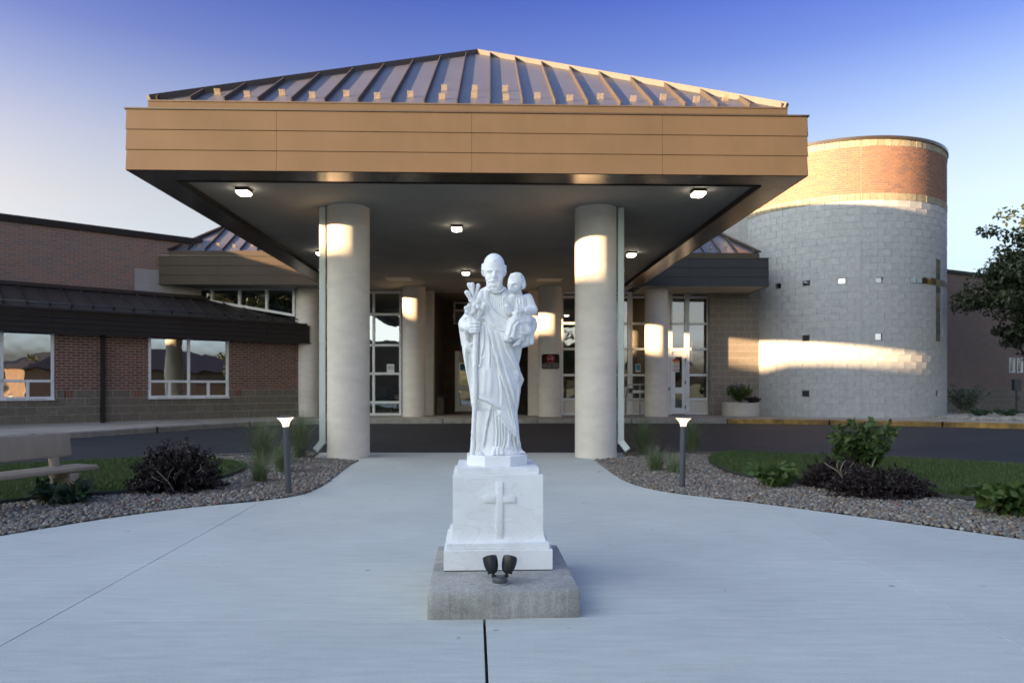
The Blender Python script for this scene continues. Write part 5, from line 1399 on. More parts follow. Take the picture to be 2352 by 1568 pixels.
for q in range(8):
    g = lambda t: (582+54*t, 130-10*t, 398+9*math.sin(math.pi*t)-8*t); vc.cap(g(q/8), g((q+1)/8), 4.5, 4.5, 3)
vc.cap((676, 86, 410), (706, 100, 486), 32, 31, 14); vc.cap((706, 104, 490), (650, 148, 500), 31, 24, 10)
vc.ell((640, 158, 498), (14, 16, 20), 3, 'sub')
vc.cap((650, 146, 498), (626, 162, 496), 15, 14, 4); vc.ell((620, 164, 496), (20, 13, 16), 4)
for z, x1 in ((486, 596), (495, 592), (504, 594), (512, 602)): vc.cap((618, 172, z), (604, 178, z+1), 6, 6, 2); vc.cap((604, 178, z+1), (x1, 172, z+3), 6, 4.5, 2)
vc.ell((603, 150, 520), (33, 28, 27), 3); vc.line([(574, 516), (604, 528), (634, 518)], 2.5, 2, 'sub', 2); vc.line([(604, 512), (606, 545)], 2.5, 2, 'sub', 2)
vc.cap((602, 172, 480), (602, 172, 462), 3.2, 3.2, 2); vc.cap((596, 172, 470), (609, 172, 470), 3, 3, 2)
vc.cap((570, 108, 414), (550, 128, 494), 30, 26, 12); vc.cap((550, 132, 500), (536, 150, 470), 25, 21, 10); vc.ell((533, 158, 458), (14, 10, 10), 3, 'sub')
vc.cap((540, 150, 480), (532, 154, 446), 12, 11, 4); vc.ell((529, 156, 432), (14.5, 9, 16), 4)
for x0, x1, z1 in ((521, 514, 410), (526, 521, 392), (533, 530, 394)): vc.cap((x0, 159, 424), (x1, 164, z1), 5, 4, 2)
vc.cap((514, 160, 428), (510, 166, 420), 5, 4.5, 2); vc.cap((540, 158, 430), (549, 162, 406), 5.5, 4.5, 2)
vc.cap((650, 96, 560), (585, 142, 580), 56, 46, 14); vc.cap((582, 144, 585), (560, 148, 660), 44, 38, 12); vc.cap((560, 144, 660), (560, 140, 676), 40, 42, 8)
vc.cap((620, 112, 600), (616, 126, 680), 44, 34, 12); vc.cap((616, 128, 690), (612, 128, 700), 26, 24, 6)
for p in ([(600, 420), (604, 470), (600, 500)], [(620, 420), (622, 470)], [(640, 425), (642, 470)], [(586, 425), (584, 480)]): vc.line(p, 4, 3.5, 'add', 4)
for p in ([(610, 420), (612, 480)], [(630, 420), (633, 485)], [(652, 430), (650, 490)]): vc.line(p, 4, 3.5, 'sub', 4)
vc.line([(664, 420), (668, 450), (660, 480)], 5, 5, 'sub', 5); vc.line([(700, 440), (706, 470)], 5, 3, 'sub', 4)
for p in ([(640, 560), (600, 566), (576, 600)], [(655, 585), (615, 590), (594, 640)], [(575, 590), (566, 630), (548, 670)], [(600, 600), (590, 640), (585, 680)], [(640, 540), (680, 560)]): vc.line(p, 6, 5, 'sub', 7)
for p in ([(560, 590), (552, 640), (536, 676)], [(590, 585), (580, 640), (572, 685)], [(625, 610), (620, 650), (628, 690)]): vc.line(p, 7, 4, 'add', 7)
hemz = 684+9*np.sin((np.arange(vc.n[0])*2.5+480)*.11)[:, None, None]-.12*((np.arange(vc.n[0])*2.5+480)-540)[:, None, None]*((np.arange(vc.n[0])*2.5+480) < 600)[:, None, None]
vc.f = np.where((np.arange(vc.n[2])*2.5+235)[None, None, :] > hemz+0*vc.f, np.maximum(vc.f, 0.5), vc.f).astype(np.float32)
vc.ell((548, 152, 686), (24, 18, 15), 4); vc.cap((548, 154, 686), (522, 166, 694), 12, 9, 4)
for q in range(5): vc.cap((526-q*2.5, 158+q*4, 692), (512-q*.8, 163+q*4, 697), 4.5, 4, 1.8)
vc.cap((616, 134, 690), (604, 142, 712), 15, 14, 5); vc.cap((604, 142, 712), (586, 152, 722), 12, 9, 4)
for q in range(5): vc.cap((592-q*1.5, 146+q*3.4, 718), (578+q*.5, 150+q*3.4, 727), 4.3, 3.8, 1.8)
vc.f[0] = vc.f[-1] = 50; vc.f[:, 0] = 50; vc.f[:, -1] = 50; vc.f[:, :, 0] = 50; vc.f[:, :, -1] = 50
carve(vc, 'seated_child', M['marble'], statue)
del vc
# ---- staff and lilies
vs_ = Vol((255, 40, 305), (415, 200, 1449), 2.5)
st = [(336, SD, 640), (333, SD-2, 720), (330, SD-4, 800), (329, SD-6, 900), (330, SD-10, 1000), (328, SD-14, 1100), (322, SD-20, 1220), (318, SD-26, 1330), (311, SD-30, 1446)]
rr_ = [17, 18, 18, 18, 17.5, 16.5, 15.5, 16, 18]
for i in range(len(st)-1): vs_.cap(st[i], st[i+1], rr_[i], rr_[i+1], 3)
for k in range(26):
    t = r2.random(); i = int(t*7.99); a, c = st[i], st[i+1]; q = r2.random(); an = r2.uniform(-1.4, 1.4)
    p = [a[j]+(c[j]-a[j])*q for j in range(3)]; vs_.ell((p[0]+math.sin(an)*16, p[1]+math.cos(an)*16, p[2]), (4, 4, r2.uniform(7, 13)), 5)
LD = SD+2
vs_.cap((332, LD-4, 660), (327, LD, 560), 15, 15, 4); vs_.cap((327, LD, 560), (320, LD, 440), 13, 9, 5); vs_.cap((320, LD, 440), (318, LD, 400), 9, 6, 4)
for a, c, r0, r1 in (((290, LD, 328), (314, LD, 396), 14.5, 6), ((311, LD+10, 328), (320, LD+6, 400), 15, 6), ((349, LD, 334), (331, LD, 415), 14.5, 7), ((343, LD+8, 340), (328, LD+4, 410), 8, 5),
                     ((275, LD+4, 379), (306, LD, 438), 15.5, 8), ((288, LD+10, 380), (312, LD+4, 438), 10, 6), ((292, LD+4, 432), (314, LD, 452), 7, 5), ((318, LD, 392), (320, LD, 440), 6, 7), ((374, LD+10, 498), (346, LD+4, 548), 14, 7), ((346, LD+4, 548), (336, LD, 572), 7, 8)):
    vs_.cap(a, c, r0, r1, 2.5)
for x0, z0, x1, z1 in ((300, 330, 316, 392), (344, 336, 330, 408), (281, 380, 308, 434), (374, 502, 348, 546)): vs_.line([(x0, z0), (x1, z1)], 2.5, 2.5, 'sub', 2)
def flower(c, R, pr, ph, tilt, n=6):
    for k in range(n):
        a = ph+2*math.pi*k/n; ux, uz = math.cos(a), math.sin(a)
        p = (c[0]+ux*R+tilt[0]*R*.2, c[1]+10-6*abs(math.sin(a*1.5)), c[2]+uz*R+tilt[1]*R*.2)
        vs_.ell(p, (pr*1.1, pr*.5, pr*.9), 1.6, 'add', (ux, .35, uz)); vs_.ell((p[0]+ux*6, p[1]-6, p[2]+uz*6), (pr*.8, pr*.5, pr*.7), 3, 'add', (ux, -.5, uz))
    vs_.ell((c[0], c[1]+6, c[2]), (9, 14, 9), 3, 'sub'); vs_.cap((c[0], c[1]-20, c[2]), (c[0]+4, c[1]+10, c[2]), 3, 3, 2)
flower((296, LD+18, 492), 21, 19, .35, (0, 0)); flower((362, LD+18, 455), 22, 19, .1, (.3, .3))
vs_.cap((296, LD, 500), (322, LD, 540), 10, 9, 5); vs_.cap((358, LD, 462), (330, LD, 520), 10, 9, 5)
vs_.f[0] = vs_.f[-1] = 50; vs_.f[:, 0] = 50; vs_.f[:, -1] = 50; vs_.f[:, :, 0] = 50; vs_.f[:, :, -1] = 50
carve(vs_, 'lily_staff', M['marble'], statue)
del vs_
M['rail'] = mat('brushed_rail', (.36, .37, .38), .35, metal=.6, var=.05)
# ------------------------------------------------------------------ lamps
def ceiling_light():
    r = thing('ceiling_light', (0, 0, 0), 'x', 'light', 'square lit fixtures under the canopy')
    MB().box(-.10, .10, -.10, .10, -.05, 0, .012).build('housing', M['bronze'], r, smooth=True, angle=30)
    b = MB(); vs = []; k = 0
    for w, z in ((.085, -.05), (.093, -.064), (.078, -.094), (.02, -.116)): vs += [(-w, -w, z), (w, -w, z), (w, w, z), (-w, w, z)]
    fs = [(i*4+k, (i+1)*4+k, (i+1)*4+(k+1) % 4, i*4+(k+1) % 4) for i in range(3) for k in range(4)]+[(12, 15, 14, 13)]
    b.add(vs, fs).build('lens', M['ceil_lamp'], r)
    return r
cl0 = ceiling_light(); first = True
for u, v, lab in ((560, 437, 'square lit ceiling light at the front left of the canopy soffit'), (1604, 440, 'square lit ceiling light at the front right of the canopy soffit'),
                  (1049, 522, 'square lit ceiling light in the middle of the soffit above the statue'), (1450, 583, 'square lit ceiling light just right of the right front column'),
                  (738, 580, 'square lit ceiling light half hidden by the left front column'), (1070, 626, 'farthest square ceiling light directly left of the statue head')):
    o = cl0 if first else copy_tree(cl0); first = False
    p = gp(u, v-4, ZS); o.location = (p.x, p.y, ZS); o.rotation_euler = (0, 0, TH); o['label'] = lab

def bollard():
    r = thing('bollard_light', (0, 0, 0), 'x', 'bollard light', 'bollard lights beside the plaza')
    MB().lathe((0, 0, 0), [(.058, 0), (.058, .012), (.04, .016), (.04, .02)], 32).build('flange', M['bollard'], r, smooth=True, angle=30)
    MB().lathe((0, 0, 0), [(.034, .018), (.034, .752)], 40).build('post', M['bollard'], r, smooth=True, angle=40)
    pr = [(.034+.058*(t/12)**2.2, .752+.098*t/12) for t in range(13)]
    MB().lathe((0, 0, 0), pr, 40).build('lens', M['lamp'], r, smooth=True, angle=50)
    MB().lathe((0, 0, 0), [(.095, .850), (.101, .852), (.098, .858), (.075, .868), (.04, .876), (.002, .879)], 40).build('lamp_cap', M['bollard'], r, smooth=True, angle=50)
    for k in range(4):
        a = k*math.pi/2+.4; MB().lathe((.05*math.cos(a), .05*math.sin(a), 0), [(.006, .012), (.006, .02)], 8).build('bolt', M['white'], r)
    return r
b0 = bollard(); p = gp(663, 1137); b0.location = (p.x, p.y, .0); b0.rotation_euler = (0, math.radians(-2.4), 0); b0['label'] = 'dark bollard light leaning slightly, in stones left of the plaza'
b1 = copy_tree(b0); p = gp(1567, 1121); b1.location = (p.x, p.y, 0); b1.rotation_euler = (0, math.radians(.9), 0); b1.scale = (1, 1, .965); b1['label'] = 'upright dark bollard light in stones right of the plaza'

# twin flood light on the footing
fp = gp(1148, 1345, ZSL); fl_ = thing('twin_flood_light', (fp.x, fp.y+.04, ZSL), 'small black twin headed flood light in front of the pedestal', 'flood light')
o = Vector((fp.x, fp.y+.04, ZSL))
MB().lathe(o, [(.043, 0), (.043, .008), (.041, .010)], 40).build('gasket', M['rail'], fl_, smooth=True, angle=40)
MB().lathe(o, [(.041, .010), (.0415, .014), (.040, .036), (.036, .041), (.02, .0435), (.001, .044)], 40).build('base', M['bollard'], fl_, smooth=True, angle=50)
for sx in (-1, 1):
    hb = o+Vector((sx*.033, 0, .040))
    k1 = hb+Vector((sx*.004, 0, .016))
    MB().lathe(hb, [(.012, -.004), (.013, .006), (.009, .010)], 20).build('swivel', M['black'], fl_, smooth=True, angle=40)
    MB().tube([hb, k1+Vector((0, 0, .006))], .008, 12).build('arm', M['black'], fl_, smooth=True, angle=40)
    ax = Vector((sx*.22, .18, 1)).normalized(); c0_ = k1+Vector((0, 0, .000))
    n = 28; sd = ax.cross(Vector((0, 1, 0))).normalized(); fw2 = sd.cross(ax)
    vs = []; prof = [(.002, -.002), (.019, .002), (.028, .012), (.035, .030), (.039, .052), (.040, .074), (.038, .086)]
    for r_, t in prof:
        for k in range(n):
            a = 2*math.pi*k/n; top = t
            if t > .08: top = t+.013*math.cos(a)                 # hood cut on a slant, longer on the near side
            vs.append(c0_+ax*top+sd*(math.cos(a+math.pi/2)*r_)+fw2*(-math.sin(a+math.pi/2)*r_))
    m_ = len(prof); fs = [(i*n+k, i*n+(k+1) % n, (i+1)*n+(k+1) % n, (i+1)*n+k) for i in range(m_-1) for k in range(n)]+[tuple(range(n))]
    hd = MB().add(vs, fs).build('lamp_head', M['black'], fl_, smooth=True, angle=50)
    lens = MB(); lens.add([c0_+ax*.062+sd*math.cos(2*math.pi*k/n)*.038+fw2*math.sin(2*math.pi*k/n)*.038 for k in range(n)], [tuple(range(n))]); lens.build('lens', M['bollard'], hd)
    MB().tube([k1+Vector((0, 0, .002)), k1+Vector((sx*.020, -.002, .004))], .0042, 8).build('wing_screw', M['black'], fl_)
    MB().boxm(k1+Vector((sx*.023, -.002, .004)), (.0055, 0, .001), (0, .004, 0), (-.001, 0, .0075), .0015).build('knob', M['black'], fl_)

# ------------------------------------------------------------------ bench
ba = Vector((.36, .93, 0)).normalized(); bn = Vector((ba.y, -ba.x, 0)); bE = Vector((-4.39, 7.56, 0))
bench = thing('park_bench', bE-ba*.9, 'tan composite bench with a broad plank back at the left lawn', 'bench')
def bp_(s, o_, z): return bE-ba*s+bn*o_+Vector((0, 0, z))
MB().boxm(bp_(.92, -.17, .335), ba*.92, bn*.17, (0, 0, .026), .02).build('seat', M['bench'], bench, smooth=True, angle=40)
tl = Vector((-bn.x*.16, -bn.y*.16, 1)).normalized(); tn = tl.cross(ba).normalized()
MB().boxm(bp_(.98, -.33, .575), ba*.90, tn*.024, tl*.128, .022).build('backrest', M['bench'], bench, smooth=True, angle=40)
for s_ in (.27, 1.55):
    for o_ in (-.05, -.30): MB().beam(bp_(s_, o_+(.02 if o_ > -.1 else -.02), -.02), bp_(s_, o_, .25), .085, .10, ba, .008).build('leg', M['bench'], bench, smooth=True, angle=40)
    MB().boxm(bp_(s_, -.175, .273), ba*.05, bn*.165, (0, 0, .032), .008).build('cross_rail', M['bench'], bench, smooth=True, angle=40)
    MB().beam(bp_(s_, -.29, .26), bp_(s_, -.36, .66), .085, .06, bn, .008).build('back_post', M['bench'], bench, smooth=True, angle=40)

# ------------------------------------------------------------------ things at the entrance
pp = dp(1701, 930, 21.4)
pl_ = thing('round_planter', (pp.x, pp.y, ZW), 'round pale concrete planter against the tan block wall', 'planter')
MB().lathe((pp.x, pp.y, ZW), [(.50, 0), (.53, .03), (.545, .2), (.54, .37), (.55, .40), (.55, .43), (.51, .43), (.49, .36)], 48).build('bowl', M['planter'], pl_, smooth=True, angle=30)
MB().lathe((pp.x, pp.y, ZW), [(.49, .34), (.49, .38), (.3, .40), (.01, .41)], 32).build('potting_soil', M['soil'], pl_, smooth=True)
# sign on the inner right column
sp = rear_cols[2]; sgn = thing('no_smoking_sign', (sp.x-.02, sp.y-.355, 1.66), 'dark brown smoke free notice with red circle on an inner column', 'sign')
SX, SY, SZ = sp.x-.0, sp.y-.362, H+(HV-830)/F*21.24
bm = bmesh.new(); bmesh.ops.create_cube(bm, size=1)
for v in bm.verts: v.co = Vector((v.co.x*.53, v.co.y*.01, v.co.z*.45))
bmesh.ops.bevel(bm, geom=[e for e in bm.edges if abs((e.verts[0].co-e.verts[1].co).y) > .005], offset=.03, segments=4, affect='EDGES')
me = bpy.data.meshes.new('board'); bm.to_mesh(me); bm.free()
M['signb'] = mat('sign_brown', (.022, .013, .010), .8, var=.05, spec=.1); M['signr'] = mat('sign_red', (.42, .022, .02), .5, var=.05); M['signw'] = mat('sign_white', (.62, .62, .60), .5, var=.03)
bd = link('board', me, M['signb'], sgn); bd.location = Vector((SX, SY, SZ))-wloc(sgn)
def disc(b, cx, cz, r0, r1, y, n=48):
    for k in range(n):
        a, c = 2*math.pi*k/n, 2*math.pi*(k+1)/n
        b.quad((cx+r0*math.cos(a), y, cz+r0*math.sin(a)), (cx+r1*math.cos(a), y, cz+r1*math.sin(a)), (cx+r1*math.cos(c), y, cz+r1*math.sin(c)), (cx+r0*math.cos(c), y, cz+r0*math.sin(c)))
    return b
yS = SY-.0065; zc = SZ+.085
b = disc(MB(), SX, zc, .088, .118, yS); b.boxm((SX, yS, zc), (.068, 0, -.068), (0, .0002, 0), (.011, 0, .011)); b.build('prohibition_ring', M['signr'], sgn)
b = MB(); b.box(SX-.065, SX-.012, yS-.0001, yS+.0001, zc-.02, zc+.002); b.box(SX+.022, SX+.06, yS-.0001, yS+.0001, zc-.02, zc+.002)
b.tube([(SX+.045, yS, zc+.012), (SX+.06, yS, zc+.03), (SX+.03, yS, zc+.045), (SX+.02, yS, zc+.068)], .007, 6); b.build('cigarette', M['signw'], sgn)
def text(body, x, y, z, size, m, parent, rot=(math.pi/2, 0, 0)):
    cu = bpy.data.curves.new('lettering', 'FONT'); cu.body = body; cu.size = size; cu.align_x = 'CENTER'; cu.extrude = .0006
    t = bpy.data.objects.new('lettering', cu); C.objects.link(t); t.parent = parent; t.location = Vector((x, y, z))-wloc(parent); t.rotation_euler = rot
    cu.materials.append(m)
    dg = bpy.context.evaluated_depsgraph_get(); me = bpy.data.meshes.new_from_object(t.evaluated_get(dg)); o = link('lettering', me, m, parent); o.location = t.location; o.rotation_euler = t.rotation_euler; bpy.data.objects.remove(t); return o
for k, (line, sz) in enumerate((('This Property is Smoke Free', .036), ('We strive to provide a healthy envi-', .0345), ('ronment for patients, visitors & staff.', .0345), ('Thank you for your cooperation.', .036))):
    text(line, SX, yS, SZ-.068-k*.040, sz, M['signw'], sgn)
# posters taped to the glass
def poster(name, u, v, wpx, hpx, Y, cols, label):
    c = dp(u, v, Y); w, h = wpx/F*Y, hpx/F*Y
    r = thing(name, c, label, 'poster')
    MB().box(c.x-w/2, c.x+w/2, c.y, c.y+.003, c.z-h/2, c.z+h/2).build('sheet', cols[0][0], r)
    for m_, x0, x1, z0, z1 in cols[1:]: MB().box(c.x+w*(x0-.5), c.x+w*(x1-.5), c.y-.002, c.y, c.z+h*(z0-.5), c.z+h*(z1-.5)).build('print', m_, r)
M['paper'] = mat('paper', (.62, .62, .60), .7, var=.03); M['pblue'] = mat('print_blue', (.03, .22, .36), .6, var=.05); M['pyel'] = mat('print_yellow', (.52, .38, .03), .6, var=.05); M['pred'] = mat('print_red', (.38, .04, .04), .6, var=.05); M['pgrey'] = mat('print_grey', (.40, .40, .40), .6)
blue = [(M['paper'],), (M['pblue'], .1, .9, .18, .92), (M['paper'], .36, .64, .68, .88), (M['paper'], .2, .8, .45, .49)]
red = [(M['paper'],), (M['pred'], 0, 1, .83, 1), (M['pyel'], .08, .92, .66, .81), (M['pgrey'], .12, .88, .22, .6), (M['pred'], .05, .95, .08, .16)]
def poster2(*a): poster(*a)
poster('poster', 1465.5, 844.5, 12, 18, gw.pt(gw.su(1465), 0).y-.015, blue, 'small blue and white poster on the glass left of a lit column')
poster('poster', 1553, 839, 15.5, 29, gw.pt(gw.su(1553), 0).y-.03, red, 'red and yellow headed notice on the glass entrance door')
poster('poster', 1537, 893, 6, 9, gw.pt(gw.su(1538), 0).y-.03, blue, 'tiny blue sticker on the middle rail of the entrance door')
poster('poster', 1063, 843, 14, 18, rw.pt(rw.su(1063), 0).y-.02, blue, 'blue poster on the recess door left of the statue')
poster('poster', 1063, 818, 14, 27, rw.pt(rw.su(1063), 0).y-.018, [(M['pgrey'],), (M['pred'], 0, 1, .84, 1), (M['pyel'], 0, 1, .68, .82)], 'faded red and yellow notice above the blue poster on the recess door')
poster('poster', 897, 846, 17, 20, gw.pt(gw.su(897), 0).y-.012, [(M['paper'],), (M['pgrey'], .1, .9, .35, .85)], 'pale notice on the glass left of the inner left column')
# speckled waste bin in the recess
q = dp(999, 930, 23.4); bin_ = thing('waste_bin', (q.x, q.y, ZW), 'dark speckled aggregate waste bin beside the inner left column', 'bin')
sq_ = MB()
vs = [(q.x+sx*w, q.y+sy*w, ZW+z) for w, z in ((.27, 0), (.30, .03), (.27, .56)) for sx, sy in ((-1, -1), (1, -1), (1, 1), (-1, 1))]
sq_.add(vs, [(i*4+k, i*4+(k+1) % 4, (i+1)*4+(k+1) % 4, (i+1)*4+k) for i in range(2) for k in range(4)]+[(8, 9, 10, 11)]); sq_.build('bin_body', M['aggregate'], bin_)
MB().box(q.x-.29, q.x+.31, q.y-.29, q.y+.29, ZW+.56, ZW+.61, .015).build('bin_lid', M['dark'], bin_)
MB().box(q.x-.20, q.x-.08, q.y-.2, q.y+.2, ZW+.61, ZW+.72, .02).build('ash_tray', M['aggregate'], bin_)
# handrail guard at the sliding door
hr = thing('guard_rail', dp(1437, 950, 21.9), 'grey tubular guard rail in front of the right entrance glass', 'rail')
def hp(u, v): return dp(u, v, 21.9)
MB().tube([hp(1437, 952), hp(1437, 896), hp(1440, 888), hp(1446, 883), hp(1475, 883), hp(1492, 883)], .022, 10).build('top_rail', M['rail'], hr, smooth=True)
MB().tube([hp(1470, 951), hp(1470, 883)], .022, 10).build('post', M['rail'], hr, smooth=True)
MB().tube([hp(1437, 918), hp(1492, 918)], .014, 8).build('mid_rail', M['rail'], hr, smooth=True)
MB().boxm(hp(1468, 899), (.28, 0, 0), (0, .02, 0), (0, 0, .045)).build('rail_panel', M['rail'], hr)
MB().boxm(hp(1448, 897), (.06, 0, 0), (0, .05, 0), (0, 0, .07), .01).build('control_box', M['black'], hr)
# chairs inside
def chair():
    r = thing('waiting_chair', (0, 0, 0), 'x', 'chair', 'chairs behind the entrance glass')
    m_ = mat('blue_grey_fabric', (.045, .07, .085), .8, var=.1)
    MB().box(-.25, .25, -.24, .24, .40, .47, .03).build('seat', m_, r, smooth=True, angle=40)
    MB().boxm((0, .26, .70), (.25, 0, 0), (0, .035, .008), (0, .04, .20), .03).build('backrest', m_, r, smooth=True, angle=40)
    for sx in (-1, 1):
        MB().tube([(sx*.27, -.22, 0), (sx*.27, -.22, .63), (sx*.27, .2, .63), (sx*.27, .24, 0)], .014, 8).build('side_frame', M['black'], r)
    return r
c0_ = chair(); first = True
for u, Y, rz, lab in ((1612, 24.2, .6, 'blue grey chair with black arms behind the glass right of the entrance door'), (1562, 25.2, 2.6, 'chair seen through the lower pane of the entrance door'), (1312, 24.4, 3.3, 'chair behind the glass just left of the right front column'), (880, 24.2, 3.0, 'dark chair behind the glass beside the left front column'), (905, 25.4, .2, 'farther dark chair behind the left glass front')):
    o = c0_ if first else copy_tree(c0_); first = False
    q = dp(u, 900, Y); o.location = (q.x, q.y, ZW+.013); o.rotation_euler = (0, 0, rz); o['label'] = lab
# meter box by the far building
q = dp(2335, 944, 25.6); mb_ = thing('utility_meter', (q.x, q.y, .2), 'grey utility meter box on a post at the far right', 'meter')
MB().box(q.x-.13, q.x+.13, q.y-.08, q.y+.08, 1.02, 1.42, .015).build('box', M['bollard'], mb_); MB().tube([(q.x, q.y, .1), (q.x, q.y, 1.05)], .035, 8).build('conduit', M['bollard'], mb_); MB().box(q.x-.06, q.x+.06, q.y-.1, q.y-.05, .68, .82, .01).build('valve', M['bollard'], mb_)

# ------------------------------------------------------------------ far right beds
fr_poly = [Vector((8.6, 19.55, 0))]+[p for p in kb2 if 9 < p.x < 29]+[Vector((40, 12, 0)), Vector((60, 60, 0)), Vector((8.6, 40, 0))]
P = [(p.x, p.y) for p in fr_poly]; b = MB(); b.add([(x, y, ZW-.03) for x, y in P], [tuple(range(len(P)))]); structure(b.build('lawn', M['turf_base']))
tin = lambda x, y: (x-TC.x)**2+(y-TC.y)**2 > (TR+.02)**2
wp = [(12.6, 19.4), (14.3, 18.3), (17.6, 16.6), (19.5, 19), (16.8, 21.7), (15.6, 24.6), (12.2, 21.2)]
# widen the pale stones to the strip between sidewalk and tower
stones('white_stones', scatter(wp, [], .075, tin), .05, M['chalk'], 'pale stones at the foot of the tower and far building', ZW-.01)
gp_ = [(17.0, 21.9), (22, 18), (30, 22), (22, 28), (16.5, 25)]
P2 = [p for p in scatter(gp_, [], .05)]
# ------------------------------------------------------------------ plants
def leaf_cloud(pts, dirs, L, Wd, mat_, name, parent, droop=.25):
    """folded four-point leaves; pts (n,3) leaf bases, dirs (n,3)"""
    n = len(pts); d = dirs/np.linalg.norm(dirs, axis=1, keepdims=True)
    rnd = rng.normal(size=(n, 3)); sd = np.cross(d, rnd); sd /= np.linalg.norm(sd, axis=1, keepdims=True)+1e-9
    l = (L*(.65+.7*rng.random(n)))[:, None]; w = (Wd*(.65+.7*rng.random(n)))[:, None]
    nr = np.cross(sd, d); tip = pts+d*l+np.array([0, 0, -1])*l*droop*rng.random((n, 1)); mid = pts+d*l*.5
    V = np.stack([pts, mid+sd*w+nr*w*.35, tip, mid-sd*w+nr*w*.35], 1).reshape(-1, 3)
    o_ = (np.arange(n)*4)[:, None]; Fc = np.concatenate([o_+np.array([0, 1, 2]), o_+np.array([0, 2, 3])], 0)
    return np_mesh(name, V, Fc, mat_, parent)
def branch_tree(base, n, h, spread, seed, r0=.012, curve=.3, segs=6):
    """arching stems: list of polylines"""
    rr = np.random.default_rng(seed); out = []
    for k in range(n):
        a = rr.random()*6.283; s_ = spread*(.25+.75*rr.random()); hh = h*(.55+.45*rr.random())
        p = [Vector(base)+Vector(((rr.random()-.5)*spread*.25, (rr.random()-.5)*spread*.25, 0))]
        for i in range(1, segs+1):
            t = i/segs
            p.append(p[0]+Vector((math.cos(a)*s_*t**1.2+(rr.random()-.5)*.05, math.sin(a)*s_*t**1.2+(rr.random()-.5)*.05, hh*(t-curve*t*t*.6)/(1-curve*.6))))
        out.append(p)
    return out
def shrub(name, base, n, h, spread, L, Wd, per, mat_, label, cat, seed, group=None, twig=True, side=.8, up=.5, elong=1.0, rtw=.004):
    r = thing(name, base, label, cat, group); stems = branch_tree(base, n, h, spread, seed)
    if elong != 1.0:
        for s_ in stems:
            for p in s_: p.x = base[0]+(p.x-base[0])*elong
    rr = np.random.default_rng(seed+1); P, D = [], []
    for s_ in stems:
        for q in range(per):
            t = .22+.78*rr.random()**.8; f = t*(len(s_)-1); i = min(int(f), len(s_)-2); p = s_[i].lerp(s_[i+1], f-i); d = (s_[i+1]-s_[i]).normalized()
            P.append(p); D.append(d*up+Vector(rr.normal(size=3))*side)
    leaf_cloud(np.array([tuple(p) for p in P]), np.array([tuple(d) for d in D]), L, Wd, mat_, 'foliage', r)
    if twig:
        b = MB()
        for s_ in stems: b.tube(s_, [rtw*(1-.8*i/(len(s_)-1)) for i in range(len(s_))], 5, False)
        b.build('branches', M['twig'], r, smooth=True)
    return r
def mound(name, base, rx, ry, rz, n, per, L, Wd, mat_, label, cat, seed, group=None):
    """dense rounded shrub: shoots from the crown of the root out to a ragged dome"""
    r = thing(name, base, label, cat, group); rr = np.random.default_rng(seed); P, D, b = [], [], MB()
    for k in range(n):
        d = rr.normal(size=3); d[2] = abs(d[2])*.9+.02; d /= np.linalg.norm(d); f = .72+.34*rr.random()**1.5
        e = np.array([d[0]*rx, d[1]*ry, d[2]*rz])*f; e[2] = max(e[2], .03); s0 = np.array([e[0]*.25, e[1]*.25, .0]); m_ = (s0+e)/2+np.array([0, 0, .10*rz]) 
        for q in range(per):
            t = .18+.82*rr.random()**.7; p_ = (1-t)**2*s0+2*t*(1-t)*m_+t*t*e; g = 2*(1-t)*(m_-s0)+2*t*(e-m_)
            P.append(p_+rr.normal(size=3)*.008); D.append(g/np.linalg.norm(g)*.6+rr.normal(size=3)*.7)
        if k % 3 == 0: b.tube([Vector(base)+Vector(s0), Vector(base)+Vector(m_), Vector(base)+Vector(e)], [.005, .003, .001], 4, False)
    leaf_cloud(np.array(P)+np.array(base), np.array(D), L, Wd, mat_, 'foliage', r); b.build('branches', M['twig'], r, smooth=True)
    return r
def bare_branches(parent, segs):
    for pts, r0 in segs: MB().tube(pts, [r0*(1-.6*i/(len(pts)-1)) for i in range(len(pts))], 6).build('bare_branch', M['twig'], parent, smooth=True)
# purple barberry on the left
p = gp(405, 1126); sb = mound('barberry_shrub', (p.x, p.y, 0), .56, .50, .60, 420, 60, .028, .010, M['barberry'], 'rounded dark purple shrub in the left stones beside the bench', 'shrub', 11, 'purple barberry shrubs')
def bb(u, v, dy=0.0, Y=p.y): return dp(u, v, Y-.40+dy)
bare_branches(sb, [([bb(400, 1128), bb(385, 1104), bb(374, 1094), bb(360, 1080)], .006), ([bb(385, 1100), bb(392, 1082), bb(400, 1072)], .004), ([bb(350, 1095), bb(362, 1102), bb(392, 1112)], .004), ([bb(450, 1085), bb(462, 1076), bb(460, 1066)], .004)])
